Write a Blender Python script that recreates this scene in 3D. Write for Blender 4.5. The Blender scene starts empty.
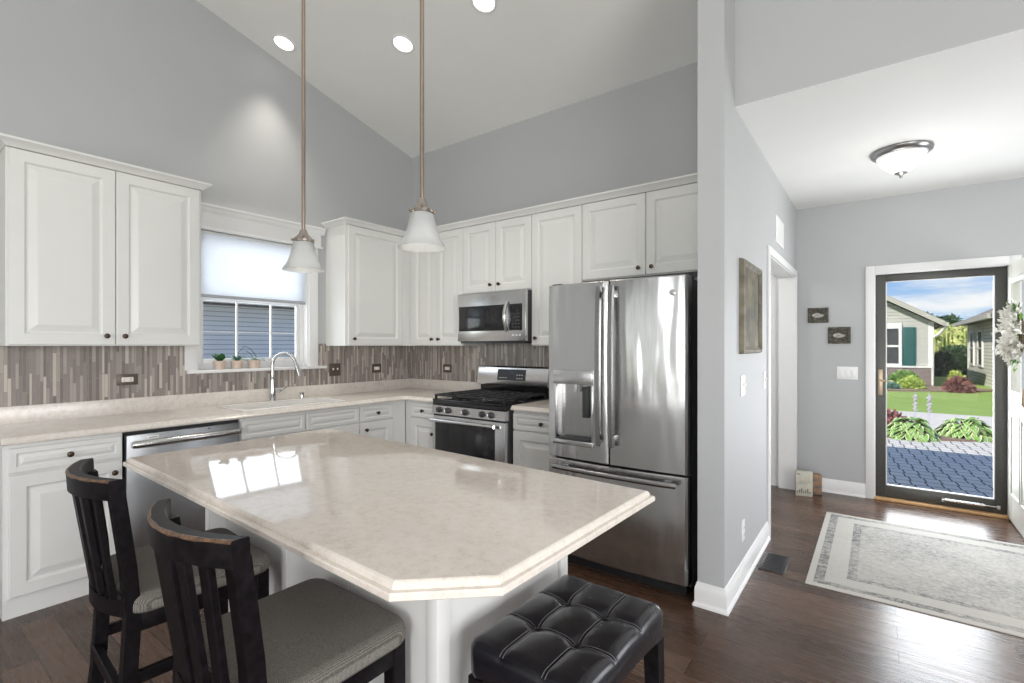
import bpy, bmesh, math, random
from mathutils import Vector, Matrix
S = bpy.context.scene
COL = S.collection
R = math.radians
rnd = random.Random(7)

# ------------------------------------------------------------------ camera
cam_d = bpy.data.cameras.new('camera')
cam = bpy.data.objects.new('camera', cam_d)
COL.objects.link(cam)
cam.location = (4.0979, -3.6572, 1.3723)
cam.rotation_euler = (R(90), 0, 0.6399)
cam_d.sensor_width = 36.0
cam_d.lens = 36.0 * 490.33 / 1024.0
cam_d.shift_y = (345.755 - 341.5) / 1024.0
cam_d.clip_start = 0.02
cam_d.clip_end = 300
S.camera = cam
S.view_settings.view_transform = 'Standard'
S.view_settings.look = 'None'
S.view_settings.gamma = 1
S.view_settings.use_curve_mapping = False
S.view_settings.exposure = -0.22

# ------------------------------------------------------------------ sky
W = bpy.data.worlds.new('sky')
S.world = W
W.use_nodes = True
nt = W.node_tree
nt.nodes.clear()
def wn(t, **k):
    n = nt.nodes.new(t)
    for a, b in k.items(): setattr(n, a, b)
    return n
tc = wn('ShaderNodeTexCoord')
sep = wn('ShaderNodeSeparateXYZ')
nt.links.new(tc.outputs['Generated'], sep.inputs[0])
rampz = wn('ShaderNodeValToRGB')
e = rampz.color_ramp.elements
e[0].position = 0.0; e[0].color = (0.66, 0.82, 0.96, 1)
e[1].position = 0.55; e[1].color = (0.19, 0.36, 0.72, 1)
e2 = rampz.color_ramp.elements.new(0.13); e2.color = (0.26, 0.49, 0.88, 1)
nt.links.new(sep.outputs[2], rampz.inputs[0])
mp = wn('ShaderNodeMapping')
mp.inputs['Scale'].default_value = (2.2, 2.2, 11.0)
mp.inputs['Location'].default_value = (0.35, 0.0, 0.55)
nt.links.new(tc.outputs['Generated'], mp.inputs[0])
cn = wn('ShaderNodeTexNoise')
cn.inputs['Scale'].default_value = 1.9
cn.inputs['Detail'].default_value = 7
cn.inputs['Roughness'].default_value = 0.55
nt.links.new(mp.outputs[0], cn.inputs['Vector'])
cr = wn('ShaderNodeValToRGB')
cr.color_ramp.elements[0].position = 0.50
cr.color_ramp.elements[1].position = 0.66
nt.links.new(cn.outputs[0], cr.inputs[0])
mx = wn('ShaderNodeMixRGB')
mx.inputs[2].default_value = (1.0, 1.0, 1.0, 1)
nt.links.new(cr.outputs[0], mx.inputs[0])
nt.links.new(rampz.outputs[0], mx.inputs[1])
bg = wn('ShaderNodeBackground')
bg.inputs[1].default_value = 1.15
nt.links.new(mx.outputs[0], bg.inputs[0])
wo = wn('ShaderNodeOutputWorld')
nt.links.new(bg.outputs[0], wo.inputs[0])

# ------------------------------------------------------------------ sun, daylight of the windows, and lamps added to brighten the rooms
def light(name, kind, loc, energy, direction=(0, 0, -1), color=(1, 1, 1), **k):
    d = bpy.data.lights.new(name, kind)
    d.energy = energy
    d.color = color
    for a, b in k.items(): setattr(d, a, b)
    o = bpy.data.objects.new(name, d)
    COL.objects.link(o)
    o.location = loc
    o.rotation_euler = Vector(direction).to_track_quat('-Z', 'Y').to_euler()
    return o
light('sun', 'SUN', (0, -20, 30), 6.4, (0.40, 0.68, -0.62), (1.0, 0.95, 0.86), angle=R(0.7))
light('rear_window_daylight', 'AREA', (2.75, -7.88, 1.45), 50, (0, 1, 0.0), (1.0, 0.99, 0.97), shape='RECTANGLE', size=1.25, size_y=1.9)
light('rear_reflection_strip', 'AREA', (0.95, -7.88, 1.45), 4, (0, 1, 0.0), (1.0, 0.95, 0.84), shape='RECTANGLE', size=0.30, size_y=1.9)  # added dim strip, made to reflect as a cream band in the fridge
light('rear_door_daylight', 'AREA', (5.1, -7.88, 1.12), 125, (0, 1, 0.0), (1.0, 0.99, 0.97), shape='RECTANGLE', size=1.7, size_y=2.0)
light('side_window_daylight', 'AREA', (7.38, -4.4, 1.55), 200, (-1, 0, 0.0), (1.0, 0.99, 0.97), shape='RECTANGLE', size=3.0, size_y=1.9)
light('hall_fill', 'AREA', (6.46, 0.6, 1.45), 38, (-1, 0, 0.0), (0.97, 0.98, 1.0), shape='RECTANGLE', size=1.0, size_y=1.3)  # added area lamp that brightens the hall from its unseen right wall
light('kitchen_window_daylight', 'AREA', (-0.20, -1.66, 1.72), 11, (1, 0, 0), (0.93, 0.96, 1.0), shape='RECTANGLE', size=0.86, size_y=1.02)
light('front_door_daylight', 'AREA', (4.50, 2.06, 1.05), 46, (0, -1, -0.1), (0.96, 0.98, 1.0), shape='RECTANGLE', size=0.7, size_y=1.7)

# ------------------------------------------------------------------ materials
MAT = {}
class NB:
    def __init__(s, name):
        s.m = bpy.data.materials.new(name); s.m.use_nodes = True
        s.t = s.m.node_tree
        s.b = s.t.nodes['Principled BSDF']
        s.out = s.t.nodes['Material Output']
        MAT[name] = s.m
    def n(s, t, **k):
        x = s.t.nodes.new(t)
        for a, b in k.items(): setattr(x, a, b)
        return x
    def l(s, a, b): s.t.links.new(a, b)
    def co(s, kind='Object', scale=(1, 1, 1), rot=(0, 0, 0), loc=(0, 0, 0)):
        c = s.n('ShaderNodeTexCoord'); m = s.n('ShaderNodeMapping')
        m.inputs['Scale'].default_value = scale; m.inputs['Rotation'].default_value = rot; m.inputs['Location'].default_value = loc
        s.l(c.outputs[kind], m.inputs[0]); return m.outputs[0]
    def noise(s, vec, scale, detail=4, rough=0.5, dim='3D'):
        x = s.n('ShaderNodeTexNoise', noise_dimensions=dim)
        x.inputs['Scale'].default_value = scale; x.inputs['Detail'].default_value = detail; x.inputs['Roughness'].default_value = rough
        if vec is not None: s.l(vec, x.inputs['Vector'])
        return x.outputs[0]
    def ramp(s, fac, stops, interp='LINEAR'):
        x = s.n('ShaderNodeValToRGB'); x.color_ramp.interpolation = interp
        e = x.color_ramp.elements
        while len(e) < len(stops): e.new(0.5)
        for i, (p, c) in enumerate(stops):
            e[i].position = p; e[i].color = (*c, 1) if len(c) == 3 else c
        s.l(fac, x.inputs[0]); return x.outputs[0]
    def math(s, op, a, b=0.0, c=None):
        x = s.n('ShaderNodeMath', operation=op)
        for i, v in enumerate((a, b, c)):
            if v is None: continue
            if isinstance(v, (int, float)): x.inputs[i].default_value = v
            else: s.l(v, x.inputs[i])
        return x.outputs[0]
    def mix(s, fac, a, b, mode='MIX'):
        x = s.n('ShaderNodeMixRGB', blend_type=mode)
        for i, v in enumerate((fac, a, b)):
            if isinstance(v, (int, float)): x.inputs[i].default_value = v
            elif isinstance(v, tuple): x.inputs[i].default_value = (*v, 1)
            else: s.l(v, x.inputs[i])
        return x.outputs[0]
    def bump(s, h, strength=0.2, dist=0.01):
        x = s.n('ShaderNodeBump'); x.inputs['Strength'].default_value = strength; x.inputs['Distance'].default_value = dist
        s.l(h, x.inputs['Height']); s.l(x.outputs[0], s.b.inputs['Normal'])
    def set(s, color=None, rough=None, metal=None, **k):
        if color is not None:
            if isinstance(color, tuple): s.b.inputs['Base Color'].default_value = (*color, 1)
            else: s.l(color, s.b.inputs['Base Color'])
        if rough is not None:
            if isinstance(rough, (int, float)): s.b.inputs['Roughness'].default_value = rough
            else: s.l(rough, s.b.inputs['Roughness'])
        if metal is not None: s.b.inputs['Metallic'].default_value = metal
        for a, b in k.items(): s.b.inputs[a.replace('_', ' ')].default_value = b
        return s

def plain(name, color, rough=0.5, metal=0.0, var=0.03, scale=14, bumpy=0.0, **k):
    """one paint with a faint uneven tone"""
    b = NB(name)
    v = b.noise(b.co(), scale, 3)
    lo = tuple(c * (1 - var) for c in color); hi = tuple(min(1, c * (1 + var)) for c in color)
    b.set(b.ramp(v, [(0.3, lo), (0.7, hi)]), rough, metal, **k)
    if bumpy: b.bump(b.noise(b.co(), scale * 8, 2), bumpy, 0.002)
    return b
plain('wall_paint', (0.462, 0.470, 0.482), 0.6, var=0.012, scale=3, bumpy=0.05)
plain('ceiling_paint', (0.85, 0.85, 0.84), 0.75, var=0.01, scale=3, bumpy=0.05)
plain('trim_white', (0.80, 0.80, 0.80), 0.35, var=0.01)
plain('cabinet_white', (0.76, 0.76, 0.745), 0.32, var=0.012, scale=5)
plain('gap_dark', (0.03, 0.03, 0.03), 0.7)
plain('bronze', (0.085, 0.055, 0.04), 0.35, 0.8, var=0.3, scale=90)
plain('black_plastic', (0.02, 0.02, 0.022), 0.3)
plain('black_enamel', (0.014, 0.014, 0.016), 0.12)
plain('cast_iron', (0.022, 0.022, 0.024), 0.5, bumpy=0.2)
plain('dark_side', (0.045, 0.046, 0.05), 0.45, bumpy=0.1)
plain('chrome', (0.62, 0.62, 0.62), 0.12, 1.0, var=0.02)
plain('nickel', (0.50, 0.45, 0.40), 0.2, 1.0, var=0.05)
plain('pewter', (0.36, 0.36, 0.36), 0.3, 1.0, var=0.05)
plain('copper_rod', (0.42, 0.34, 0.28), 0.28, 1.0, var=0.05)
plain('brass', (0.48, 0.38, 0.27), 0.35, 0.8, var=0.05)
plain('sink_white', (0.82, 0.80, 0.77), 0.18, var=0.01)
plain('plate_bronze', (0.13, 0.105, 0.085), 0.4, 0.4, var=0.1, scale=60)
plain('outlet_cream', (0.80, 0.77, 0.72), 0.35)
plain('plate_white', (0.82, 0.82, 0.82), 0.35)
plain('storm_metal', (0.075, 0.074, 0.068), 0.38, 0.2, var=0.15, scale=120)
plain('oak_sill', (0.60, 0.36, 0.17), 0.4, var=0.12, scale=30)
plain('door_cream', (0.66, 0.65, 0.59), 0.38, var=0.02)
plain('shade_rail', (0.42, 0.44, 0.47), 0.4)
plain('terracotta_pale', (0.62, 0.50, 0.42), 0.7, var=0.1, scale=50)
plain('soil', (0.07, 0.05, 0.035), 0.9, var=0.4, scale=120)
plain('leaf_dark', (0.035, 0.12, 0.04), 0.45, var=0.4, scale=25)
plain('leaf_teal', (0.10, 0.22, 0.17), 0.45, var=0.4, scale=25)
plain('leaf_red', (0.26, 0.11, 0.10), 0.55, var=0.5, scale=9)
plain('leaf_lime', (0.42, 0.52, 0.12), 0.55, var=0.4, scale=9)
plain('leaf_green', (0.15, 0.29, 0.055), 0.55, var=0.5, scale=6)
plain('leaf_deep', (0.035, 0.085, 0.025), 0.6, var=0.5, scale=4)
plain('wreath_white', (0.80, 0.78, 0.72), 0.65, var=0.08, scale=20)
plain('flower_lilac', (0.55, 0.47, 0.62), 0.6, var=0.15)
plain('bark', (0.10, 0.075, 0.05), 0.9, var=0.3, scale=30)
plain('gutter_white', (0.70, 0.69, 0.66), 0.4)
plain('gutter_tan', (0.42, 0.40, 0.35), 0.5)
plain('shutter_green', (0.012, 0.09, 0.085), 0.5, var=0.1)
plain('mulch', (0.23, 0.16, 0.12), 0.9, var=0.35, scale=40)
plain('concrete', (0.60, 0.56, 0.52), 0.85, var=0.06, scale=6, bumpy=0.2)
plain('seam_thread', (0.10, 0.10, 0.11), 0.5)
plain('dark_wood', (0.0075, 0.006, 0.0075), 0.40, var=0.5, scale=45, bumpy=0.08, Specular_IOR_Level=0.13)
plain('worn_edge', (0.13, 0.075, 0.045), 0.4, var=0.6, scale=80)

def b_():
    # dark hardwood boards laid along x
    b = NB('hardwood')
    v = b.co()
    br = b.n('ShaderNodeTexBrick'); br.offset = 0.37; br.offset_frequency = 2
    br.inputs['Color1'].default_value = (0, 0, 0, 1); br.inputs['Color2'].default_value = (1, 1, 1, 1); br.inputs['Mortar'].default_value = (0.5, 0.5, 0.5, 1)
    br.inputs['Scale'].default_value = 1; br.inputs['Brick Width'].default_value = 1.15; br.inputs['Row Height'].default_value = 0.122
    br.inputs['Mortar Size'].default_value = 0.0014; br.inputs['Mortar Smooth'].default_value = 0.2; br.inputs['Bias'].default_value = 0
    b.l(v, br.inputs['Vector'])
    g = b.noise(b.co(scale=(1.4, 26, 26)), 4, 6, 0.65)
    tone = b.math('ADD', b.math('MULTIPLY', br.outputs['Color'], 0.45), b.math('MULTIPLY', g, 0.6))
    c = b.ramp(tone, [(0.15, (0.032, 0.016, 0.009)), (0.5, (0.080, 0.043, 0.027)), (0.9, (0.145, 0.085, 0.056))])
    c = b.mix(br.outputs['Fac'], c, (0.012, 0.008, 0.006))
    w = b.noise(b.co(scale=(1.5, 20, 1)), 3, 3)
    b.set(c, b.ramp(w, [(0.3, (0.20,) * 3), (0.7, (0.32,) * 3)]))
    h = b.math('SUBTRACT', b.math('MULTIPLY', w, 0.6), br.outputs['Fac'])
    b.bump(h, 0.28, 0.004)
b_()
def b_():
    # linear glass and stone mosaic set upright: strips of many widths cut to many lengths
    b = NB('mosaic')
    c = b.n('ShaderNodeTexCoord'); sp = b.n('ShaderNodeSeparateXYZ'); b.l(c.outputs['Object'], sp.inputs[0])
    u = b.math('ADD', sp.outputs[0], sp.outputs[1])
    z = sp.outputs[2]
    vo = b.n('ShaderNodeTexVoronoi', voronoi_dimensions='1D', feature='F1'); vo.inputs['Scale'].default_value = 64; vo.inputs['Randomness'].default_value = 0.85
    b.l(u, vo.inputs['W'])
    ve = b.n('ShaderNodeTexVoronoi', voronoi_dimensions='1D', feature='DISTANCE_TO_EDGE'); ve.inputs['Scale'].default_value = 64; ve.inputs['Randomness'].default_value = 0.85
    b.l(u, ve.inputs['W'])
    sc = b.n('ShaderNodeSeparateColor'); b.l(vo.outputs['Color'], sc.inputs[0])
    zz = b.math('ADD', b.math('MULTIPLY', z, b.math('ADD', 3.4, b.math('MULTIPLY', sc.outputs[1], 3.2))), b.math('MULTIPLY', sc.outputs[0], 17.0))
    fl = b.math('FLOOR', zz); fr = b.math('FRACT', zz)
    cb = b.n('ShaderNodeCombineXYZ'); b.l(b.math('MULTIPLY', sc.outputs[2], 91.0), cb.inputs[0]); b.l(fl, cb.inputs[1])
    wn_ = b.n('ShaderNodeTexWhiteNoise', noise_dimensions='2D'); b.l(cb.outputs[0], wn_.inputs[0])
    col = b.ramp(wn_.outputs[0], [(0.0, (0.185, 0.155, 0.14)), (0.18, (0.28, 0.245, 0.225)), (0.42, (0.37, 0.33, 0.30)), (0.58, (0.24, 0.21, 0.195)), (0.72, (0.44, 0.395, 0.355)), (0.88, (0.62, 0.565, 0.50))], 'CONSTANT')
    grain = b.noise(b.co(scale=(60, 60, 8)), 3, 3)
    col = b.mix(0.22, col, b.ramp(grain, [(0.2, (0.17, 0.15, 0.14)), (0.8, (0.43, 0.39, 0.36))]))
    gv = b.math('LESS_THAN', ve.outputs['Distance'], 0.055)
    gh = b.math('LESS_THAN', fr, 0.018)
    gr = b.math('MAXIMUM', gv, gh)
    b.set(b.mix(gr, col, (0.30, 0.27, 0.25)), 0.28)
    b.bump(b.math('SUBTRACT', 1.0, gr), 0.25, 0.002)
b_()
def stone(name, rough, dark, base, light_):
    b = NB(name)
    v = b.co()
    n1 = b.noise(v, 38, 8, 0.7); n2 = b.noise(v, 140, 4, 0.6); n3 = b.noise(b.co(scale=(1, 1.6, 1)), 6, 5, 0.6)
    t = b.math('ADD', b.math('MULTIPLY', n1, 0.55), b.math('ADD', b.math('MULTIPLY', n2, 0.25), b.math('MULTIPLY', n3, 0.2)))
    c = b.ramp(t, [(0.36, dark), (0.5, base), (0.66, light_)])
    b.set(c, rough, Specular_IOR_Level=0.5)
stone('island_stone', 0.05, (0.66, 0.585, 0.52), (0.78, 0.71, 0.645), (0.83, 0.77, 0.715))
stone('counter_stone', 0.2, (0.58, 0.53, 0.48), (0.72, 0.67, 0.62), (0.80, 0.75, 0.70))
def steel(name, color, rough, wav, stretch):
    b = NB(name)
    n1 = b.noise(b.co(scale=stretch), 1.0, 2, 0.5)
    n2 = b.noise(b.co(scale=(260, 260, 4)), 1.0, 2)
    b.set(b.ramp(n2, [(0.3, tuple(c * 0.95 for c in color)), (0.7, color)]), b.ramp(n2, [(0.2, (rough * 0.85,) * 3), (0.8, (rough * 1.2,) * 3)]), 1.0)
    if wav: b.bump(n1, wav, 0.05)
steel('fridge_steel', (0.66, 0.66, 0.655), 0.19, 0.32, (5, 5, 0.9))
steel('steel', (0.58, 0.58, 0.58), 0.24, 0.03, (3, 3, 1))
steel('bright_steel', (0.66, 0.66, 0.66), 0.22, 0.0, (3, 3, 1))
steel('handle_steel', (0.40, 0.40, 0.405), 0.24, 0.0, (3, 3, 1))
steel('dishwasher_steel', (0.42, 0.43, 0.445), 0.35, 0.02, (3, 3, 1))
def b_():
    b = NB('leather')
    v = b.co()
    n = b.noise(v, 160, 4, 0.6); n2 = b.noise(v, 20, 4)
    b.set(b.ramp(n2, [(0.3, (0.008, 0.0075, 0.010)), (0.7, (0.013, 0.012, 0.016))]), b.ramp(n2, [(0.3, (0.20,) * 3), (0.7, (0.28,) * 3)]))
    b.b.inputs['Specular IOR Level'].default_value = 0.5
    b.bump(b.math('ADD', n, b.math('MULTIPLY', n2, 1.5)), 0.08, 0.002)
b_()
def b_():
    # grey woven seat cloth
    b = NB('seat_tweed')
    v = b.co()
    wa = b.n('ShaderNodeTexWave', wave_type='BANDS', bands_direction='X'); wa.inputs['Scale'].default_value = 95; wa.inputs['Distortion'].default_value = 1.5
    wb = b.n('ShaderNodeTexWave', wave_type='BANDS', bands_direction='Y'); wb.inputs['Scale'].default_value = 95; wb.inputs['Distortion'].default_value = 1.5
    b.l(v, wa.inputs['Vector']); b.l(v, wb.inputs['Vector'])
    n = b.noise(v, 240, 3, 0.7)
    t = b.math('ADD', b.math('MULTIPLY', b.math('MULTIPLY', wa.outputs['Fac'], wb.outputs['Fac']), 0.5), b.math('MULTIPLY', n, 0.6))
    b.set(b.ramp(t, [(0.2, (0.07, 0.064, 0.055)), (0.5, (0.165, 0.152, 0.135)), (0.8, (0.33, 0.31, 0.28))]), 0.9)
    b.bump(t, 0.4, 0.003)
b_()
def b_():
    b = NB('roller_cloth')
    v = b.co(scale=(8, 8, 160))
    n = b.noise(v, 2, 4)
    c = b.ramp(n, [(0.3, (0.80, 0.83, 0.87)), (0.7, (0.88, 0.90, 0.93))])
    b.set(c, 0.8)
    tr = b.n('ShaderNodeBsdfTranslucent'); b.l(c, tr.inputs[0])
    ms = b.n('ShaderNodeMixShader'); ms.inputs[0].default_value = 0.55
    b.l(b.b.outputs[0], ms.inputs[1]); b.l(tr.outputs[0], ms.inputs[2]); b.l(ms.outputs[0], b.out.inputs[0])
b_()
def glass(name, tint, gloss):
    b = NB(name)
    n = b.noise(b.co(), 3, 2)
    tr = b.n('ShaderNodeBsdfTransparent'); b.l(b.ramp(n, [(0.3, tint), (0.7, tuple(min(1, c * 1.01) for c in tint))]), tr.inputs[0])
    gl = b.n('ShaderNodeBsdfGlossy'); gl.inputs['Roughness'].default_value = 0.02
    fr = b.n('ShaderNodeFresnel'); fr.inputs[0].default_value = 1.45
    f = b.math('MULTIPLY', fr.outputs[0], gloss)
    ms = b.n('ShaderNodeMixShader')
    b.l(f, ms.inputs[0]); b.l(tr.outputs[0], ms.inputs[1]); b.l(gl.outputs[0], ms.inputs[2]); b.l(ms.outputs[0], b.out.inputs[0])
glass('clear_glass', (0.97, 0.98, 0.98), 0.06)
def b_():
    b = NB('frosted_shade')
    n = b.noise(b.co(), 9, 3)
    c = b.ramp(n, [(0.3, (0.62, 0.63, 0.63)), (0.7, (0.70, 0.71, 0.71))])
    b.set(c, 0.35)
    tr = b.n('ShaderNodeBsdfTranslucent'); b.l(c, tr.inputs[0])
    ms = b.n('ShaderNodeMixShader'); ms.inputs[0].default_value = 0.5
    b.l(b.b.outputs[0], ms.inputs[1]); b.l(tr.outputs[0], ms.inputs[2]); b.l(ms.outputs[0], b.out.inputs[0])
b_()
def emit(name, color, strength, base=(0.8, 0.8, 0.8)):
    b = NB(name)
    n = b.noise(b.co(), 7, 2)
    b.set(base, 0.4)
    b.l(b.ramp(n, [(0.3, tuple(c * 0.94 for c in color)), (0.7, color)]), b.b.inputs['Emission Color'])
    b.b.inputs['Emission Strength'].default_value = strength
emit('lamp_white', (1.0, 0.97, 0.92), 3.0)
emit('bowl_glow', (1.0, 0.98, 0.94), 0.5)
emit('clock_display', (0.25, 0.42, 0.60), 0.12, (0.01, 0.01, 0.012))
def b_():
    # cream rug with a faded grey border and field
    b = NB('rug_weave')
    c = b.n('ShaderNodeTexCoord'); sp = b.n('ShaderNodeSeparateXYZ'); b.l(c.outputs['Object'], sp.inputs[0])
    HX, HY = 0.98, 0.75
    ax = b.math('SUBTRACT', HX, b.math('ABSOLUTE', sp.outputs[0])); ay = b.math('SUBTRACT', HY, b.math('ABSOLUTE', sp.outputs[1]))
    d = b.math('MINIMUM', ax, b.math('ADD', ay, 0.0))
    band = b.ramp(d, [(0.0, (0, 0, 0)), (0.035, (0.9,) * 3), (0.085, (0.12,) * 3), (0.19, (0.85,) * 3), (0.235, (0.48,) * 3)], 'CONSTANT')
    n1 = b.noise(b.co(scale=(1, 2.4, 1)), 17, 8, 0.8); n2 = b.noise(b.co(), 75, 4, 0.75); n3 = b.noise(b.co(), 2.2, 3)
    vv = b.n('ShaderNodeTexVoronoi', feature='DISTANCE_TO_EDGE'); vv.inputs['Scale'].default_value = 24; b.l(b.co(), vv.inputs['Vector'])
    orn = b.math('LESS_THAN', vv.outputs['Distance'], 0.09)
    pat = b.math('ADD', b.math('MULTIPLY', n1, 0.75), b.math('ADD', b.math('MULTIPLY', orn, 0.07), b.math('MULTIPLY', n2, 0.35)))
    pat = b.math('MULTIPLY', b.math('SUBTRACT', pat, 0.43), 5.5)
    wear = b.ramp(n3, [(0.35, (0.45,) * 3), (0.62, (1,) * 3)])
    f = b.math('MULTIPLY', b.math('MULTIPLY', pat, wear), band)
    f.node.use_clamp = True
    b.set(b.mix(f, (0.56, 0.54, 0.50), (0.13, 0.13, 0.135)), 0.9)
    b.bump(n2, 0.3, 0.003)
b_()
def b_():
    # block pavers, dark joints
    b = NB('pavers')
    br = b.n('ShaderNodeTexBrick'); br.offset = 0.14
    br.inputs['Color1'].default_value = (0.58, 0.55, 0.53, 1); br.inputs['Color2'].default_value = (0.70, 0.65, 0.61, 1); br.inputs['Mortar'].default_value = (0.07, 0.07, 0.075, 1)
    br.inputs['Scale'].default_value = 1; br.inputs['Brick Width'].default_value = 0.135; br.inputs['Row Height'].default_value = 0.19
    br.inputs['Mortar Size'].default_value = 0.008; br.inputs['Mortar Smooth'].default_value = 0.1
    b.l(b.co(rot=(0, 0, R(-6))), br.inputs['Vector'])
    n = b.noise(b.co(), 9, 4)
    b.set(b.mix(b.math('MULTIPLY', b.math('SUBTRACT', 1.0, br.outputs['Fac']), 0.3), br.outputs['Color'], b.ramp(n, [(0.3, (0.48, 0.46, 0.45)), (0.7, (0.66, 0.62, 0.58))])), 0.85)
    b.bump(b.math('SUBTRACT', 1.0, br.outputs['Fac']), 0.5, 0.01)
b_()
def b_():
    b = NB('lawn_grass')
    n = b.noise(b.co(scale=(1, 3, 1)), 2.0, 6, 0.7); n2 = b.noise(b.co(scale=(14, 40, 1)), 2.0, 3, 0.7)
    t = b.math('ADD', b.math('MULTIPLY', n, 0.5), b.math('MULTIPLY', n2, 0.5))
    b.set(b.ramp(t, [(0.3, (0.16, 0.25, 0.05)), (0.55, (0.29, 0.40, 0.09)), (0.75, (0.42, 0.52, 0.16))]), 0.9)
    b.bump(n2, 0.5, 0.03)
b_()
def siding(name, color, pitch):
    b = NB(name)
    c = b.n('ShaderNodeTexCoord'); sp = b.n('ShaderNodeSeparateXYZ'); b.l(c.outputs['Object'], sp.inputs[0])
    f = b.math('FRACT', b.math('DIVIDE', sp.outputs[2], pitch))
    line = b.math('LESS_THAN', f, 0.14)
    n = b.noise(b.co(), 5, 3)
    base = b.ramp(n, [(0.3, tuple(x * 0.97 for x in color)), (0.7, color)])
    b.set(b.mix(line, base, tuple(x * 0.45 for x in color)), 0.6)
    b.bump(f, 0.5, 0.03)
siding('siding_grey', (0.50, 0.49, 0.455), 0.125)
siding('siding_cream', (0.80, 0.77, 0.70), 0.125)
siding('siding_blue', (0.80, 0.83, 0.88), 0.108)
def b_():
    b = NB('brick_band')
    br = b.n('ShaderNodeTexBrick')
    br.inputs['Color1'].default_value = (0.13, 0.09, 0.085, 1); br.inputs['Color2'].default_value = (0.20, 0.13, 0.12, 1); br.inputs['Mortar'].default_value = (0.30, 0.28, 0.27, 1)
    br.inputs['Scale'].default_value = 1; br.inputs['Brick Width'].default_value = 0.24; br.inputs['Row Height'].default_value = 0.1; br.inputs['Mortar Size'].default_value = 0.012
    b.l(b.co(rot=(R(90), 0, 0)), br.inputs['Vector']); b.set(br.outputs['Color'], 0.9)
    b = NB('shingles')
    br = b.n('ShaderNodeTexBrick')
    br.inputs['Color1'].default_value = (0.21, 0.175, 0.15, 1); br.inputs['Color2'].default_value = (0.29, 0.25, 0.215, 1); br.inputs['Mortar'].default_value = (0.15, 0.13, 0.115, 1)
    br.inputs['Scale'].default_value = 1; br.inputs['Brick Width'].default_value = 0.3; br.inputs['Row Height'].default_value = 0.14; br.inputs['Mortar Size'].default_value = 0.008
    b.l(b.co(), br.inputs['Vector']); b.set(br.outputs['Color'], 0.9)
b_()
def b_():
    # hosta leaf: green blade, cream margin following the leaf's own outline (uv)
    b = NB('hosta_leaf')
    c = b.n('ShaderNodeUVMap'); sp = b.n('ShaderNodeSeparateXYZ'); b.l(c.outputs[0], sp.inputs[0])
    d = b.math('ABSOLUTE', b.math('SUBTRACT', sp.outputs[0], 0.5))
    n = b.noise(b.co(), 8, 3)
    f = b.math('GREATER_THAN', b.math('ADD', d, b.math('MULTIPLY', n, 0.1)), 0.43)
    g = b.ramp(n, [(0.3, (0.13, 0.27, 0.05)), (0.7, (0.26, 0.43, 0.11))])
    b.set(b.mix(f, g, (0.66, 0.70, 0.42)), 0.5)
    b = NB('corn_leaf')
    n = b.noise(b.co(), 1.5, 4)
    b.set(b.ramp(n, [(0.3, (0.28, 0.36, 0.08)), (0.7, (0.60, 0.56, 0.24))]), 0.8)
    # dim picture prints: blurred shapes of tone only
    for nm, s1, a, c2, d2 in (('print_sepia', 4.5, (0.055, 0.046, 0.026), (0.115, 0.095, 0.055), (0.20, 0.165, 0.10)),
                              ('print_grey', 30, (0.16, 0.15, 0.13), (0.34, 0.33, 0.30), (0.52, 0.50, 0.46)),
                              ('print_cream', 9, (0.44, 0.42, 0.34), (0.58, 0.56, 0.48), (0.66, 0.64, 0.56)),
                              ('frame_gilt', 9, (0.125, 0.11, 0.08), (0.175, 0.155, 0.115), (0.24, 0.215, 0.165)),
                              ('frame_dark', 70, (0.025, 0.024, 0.018), (0.06, 0.055, 0.042), (0.15, 0.14, 0.11)),
                              ('carton_print', 16, (0.06, 0.12, 0.16), (0.30, 0.17, 0.10), (0.36, 0.30, 0.20))):
        b = NB(nm); n = b.noise(b.co(scale=(1, 1, 1.3)), s1, 5, 0.6)
        b.set(b.ramp(n, [(0.35, a), (0.5, c2), (0.65, d2)]), 0.7)
b_()

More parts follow.
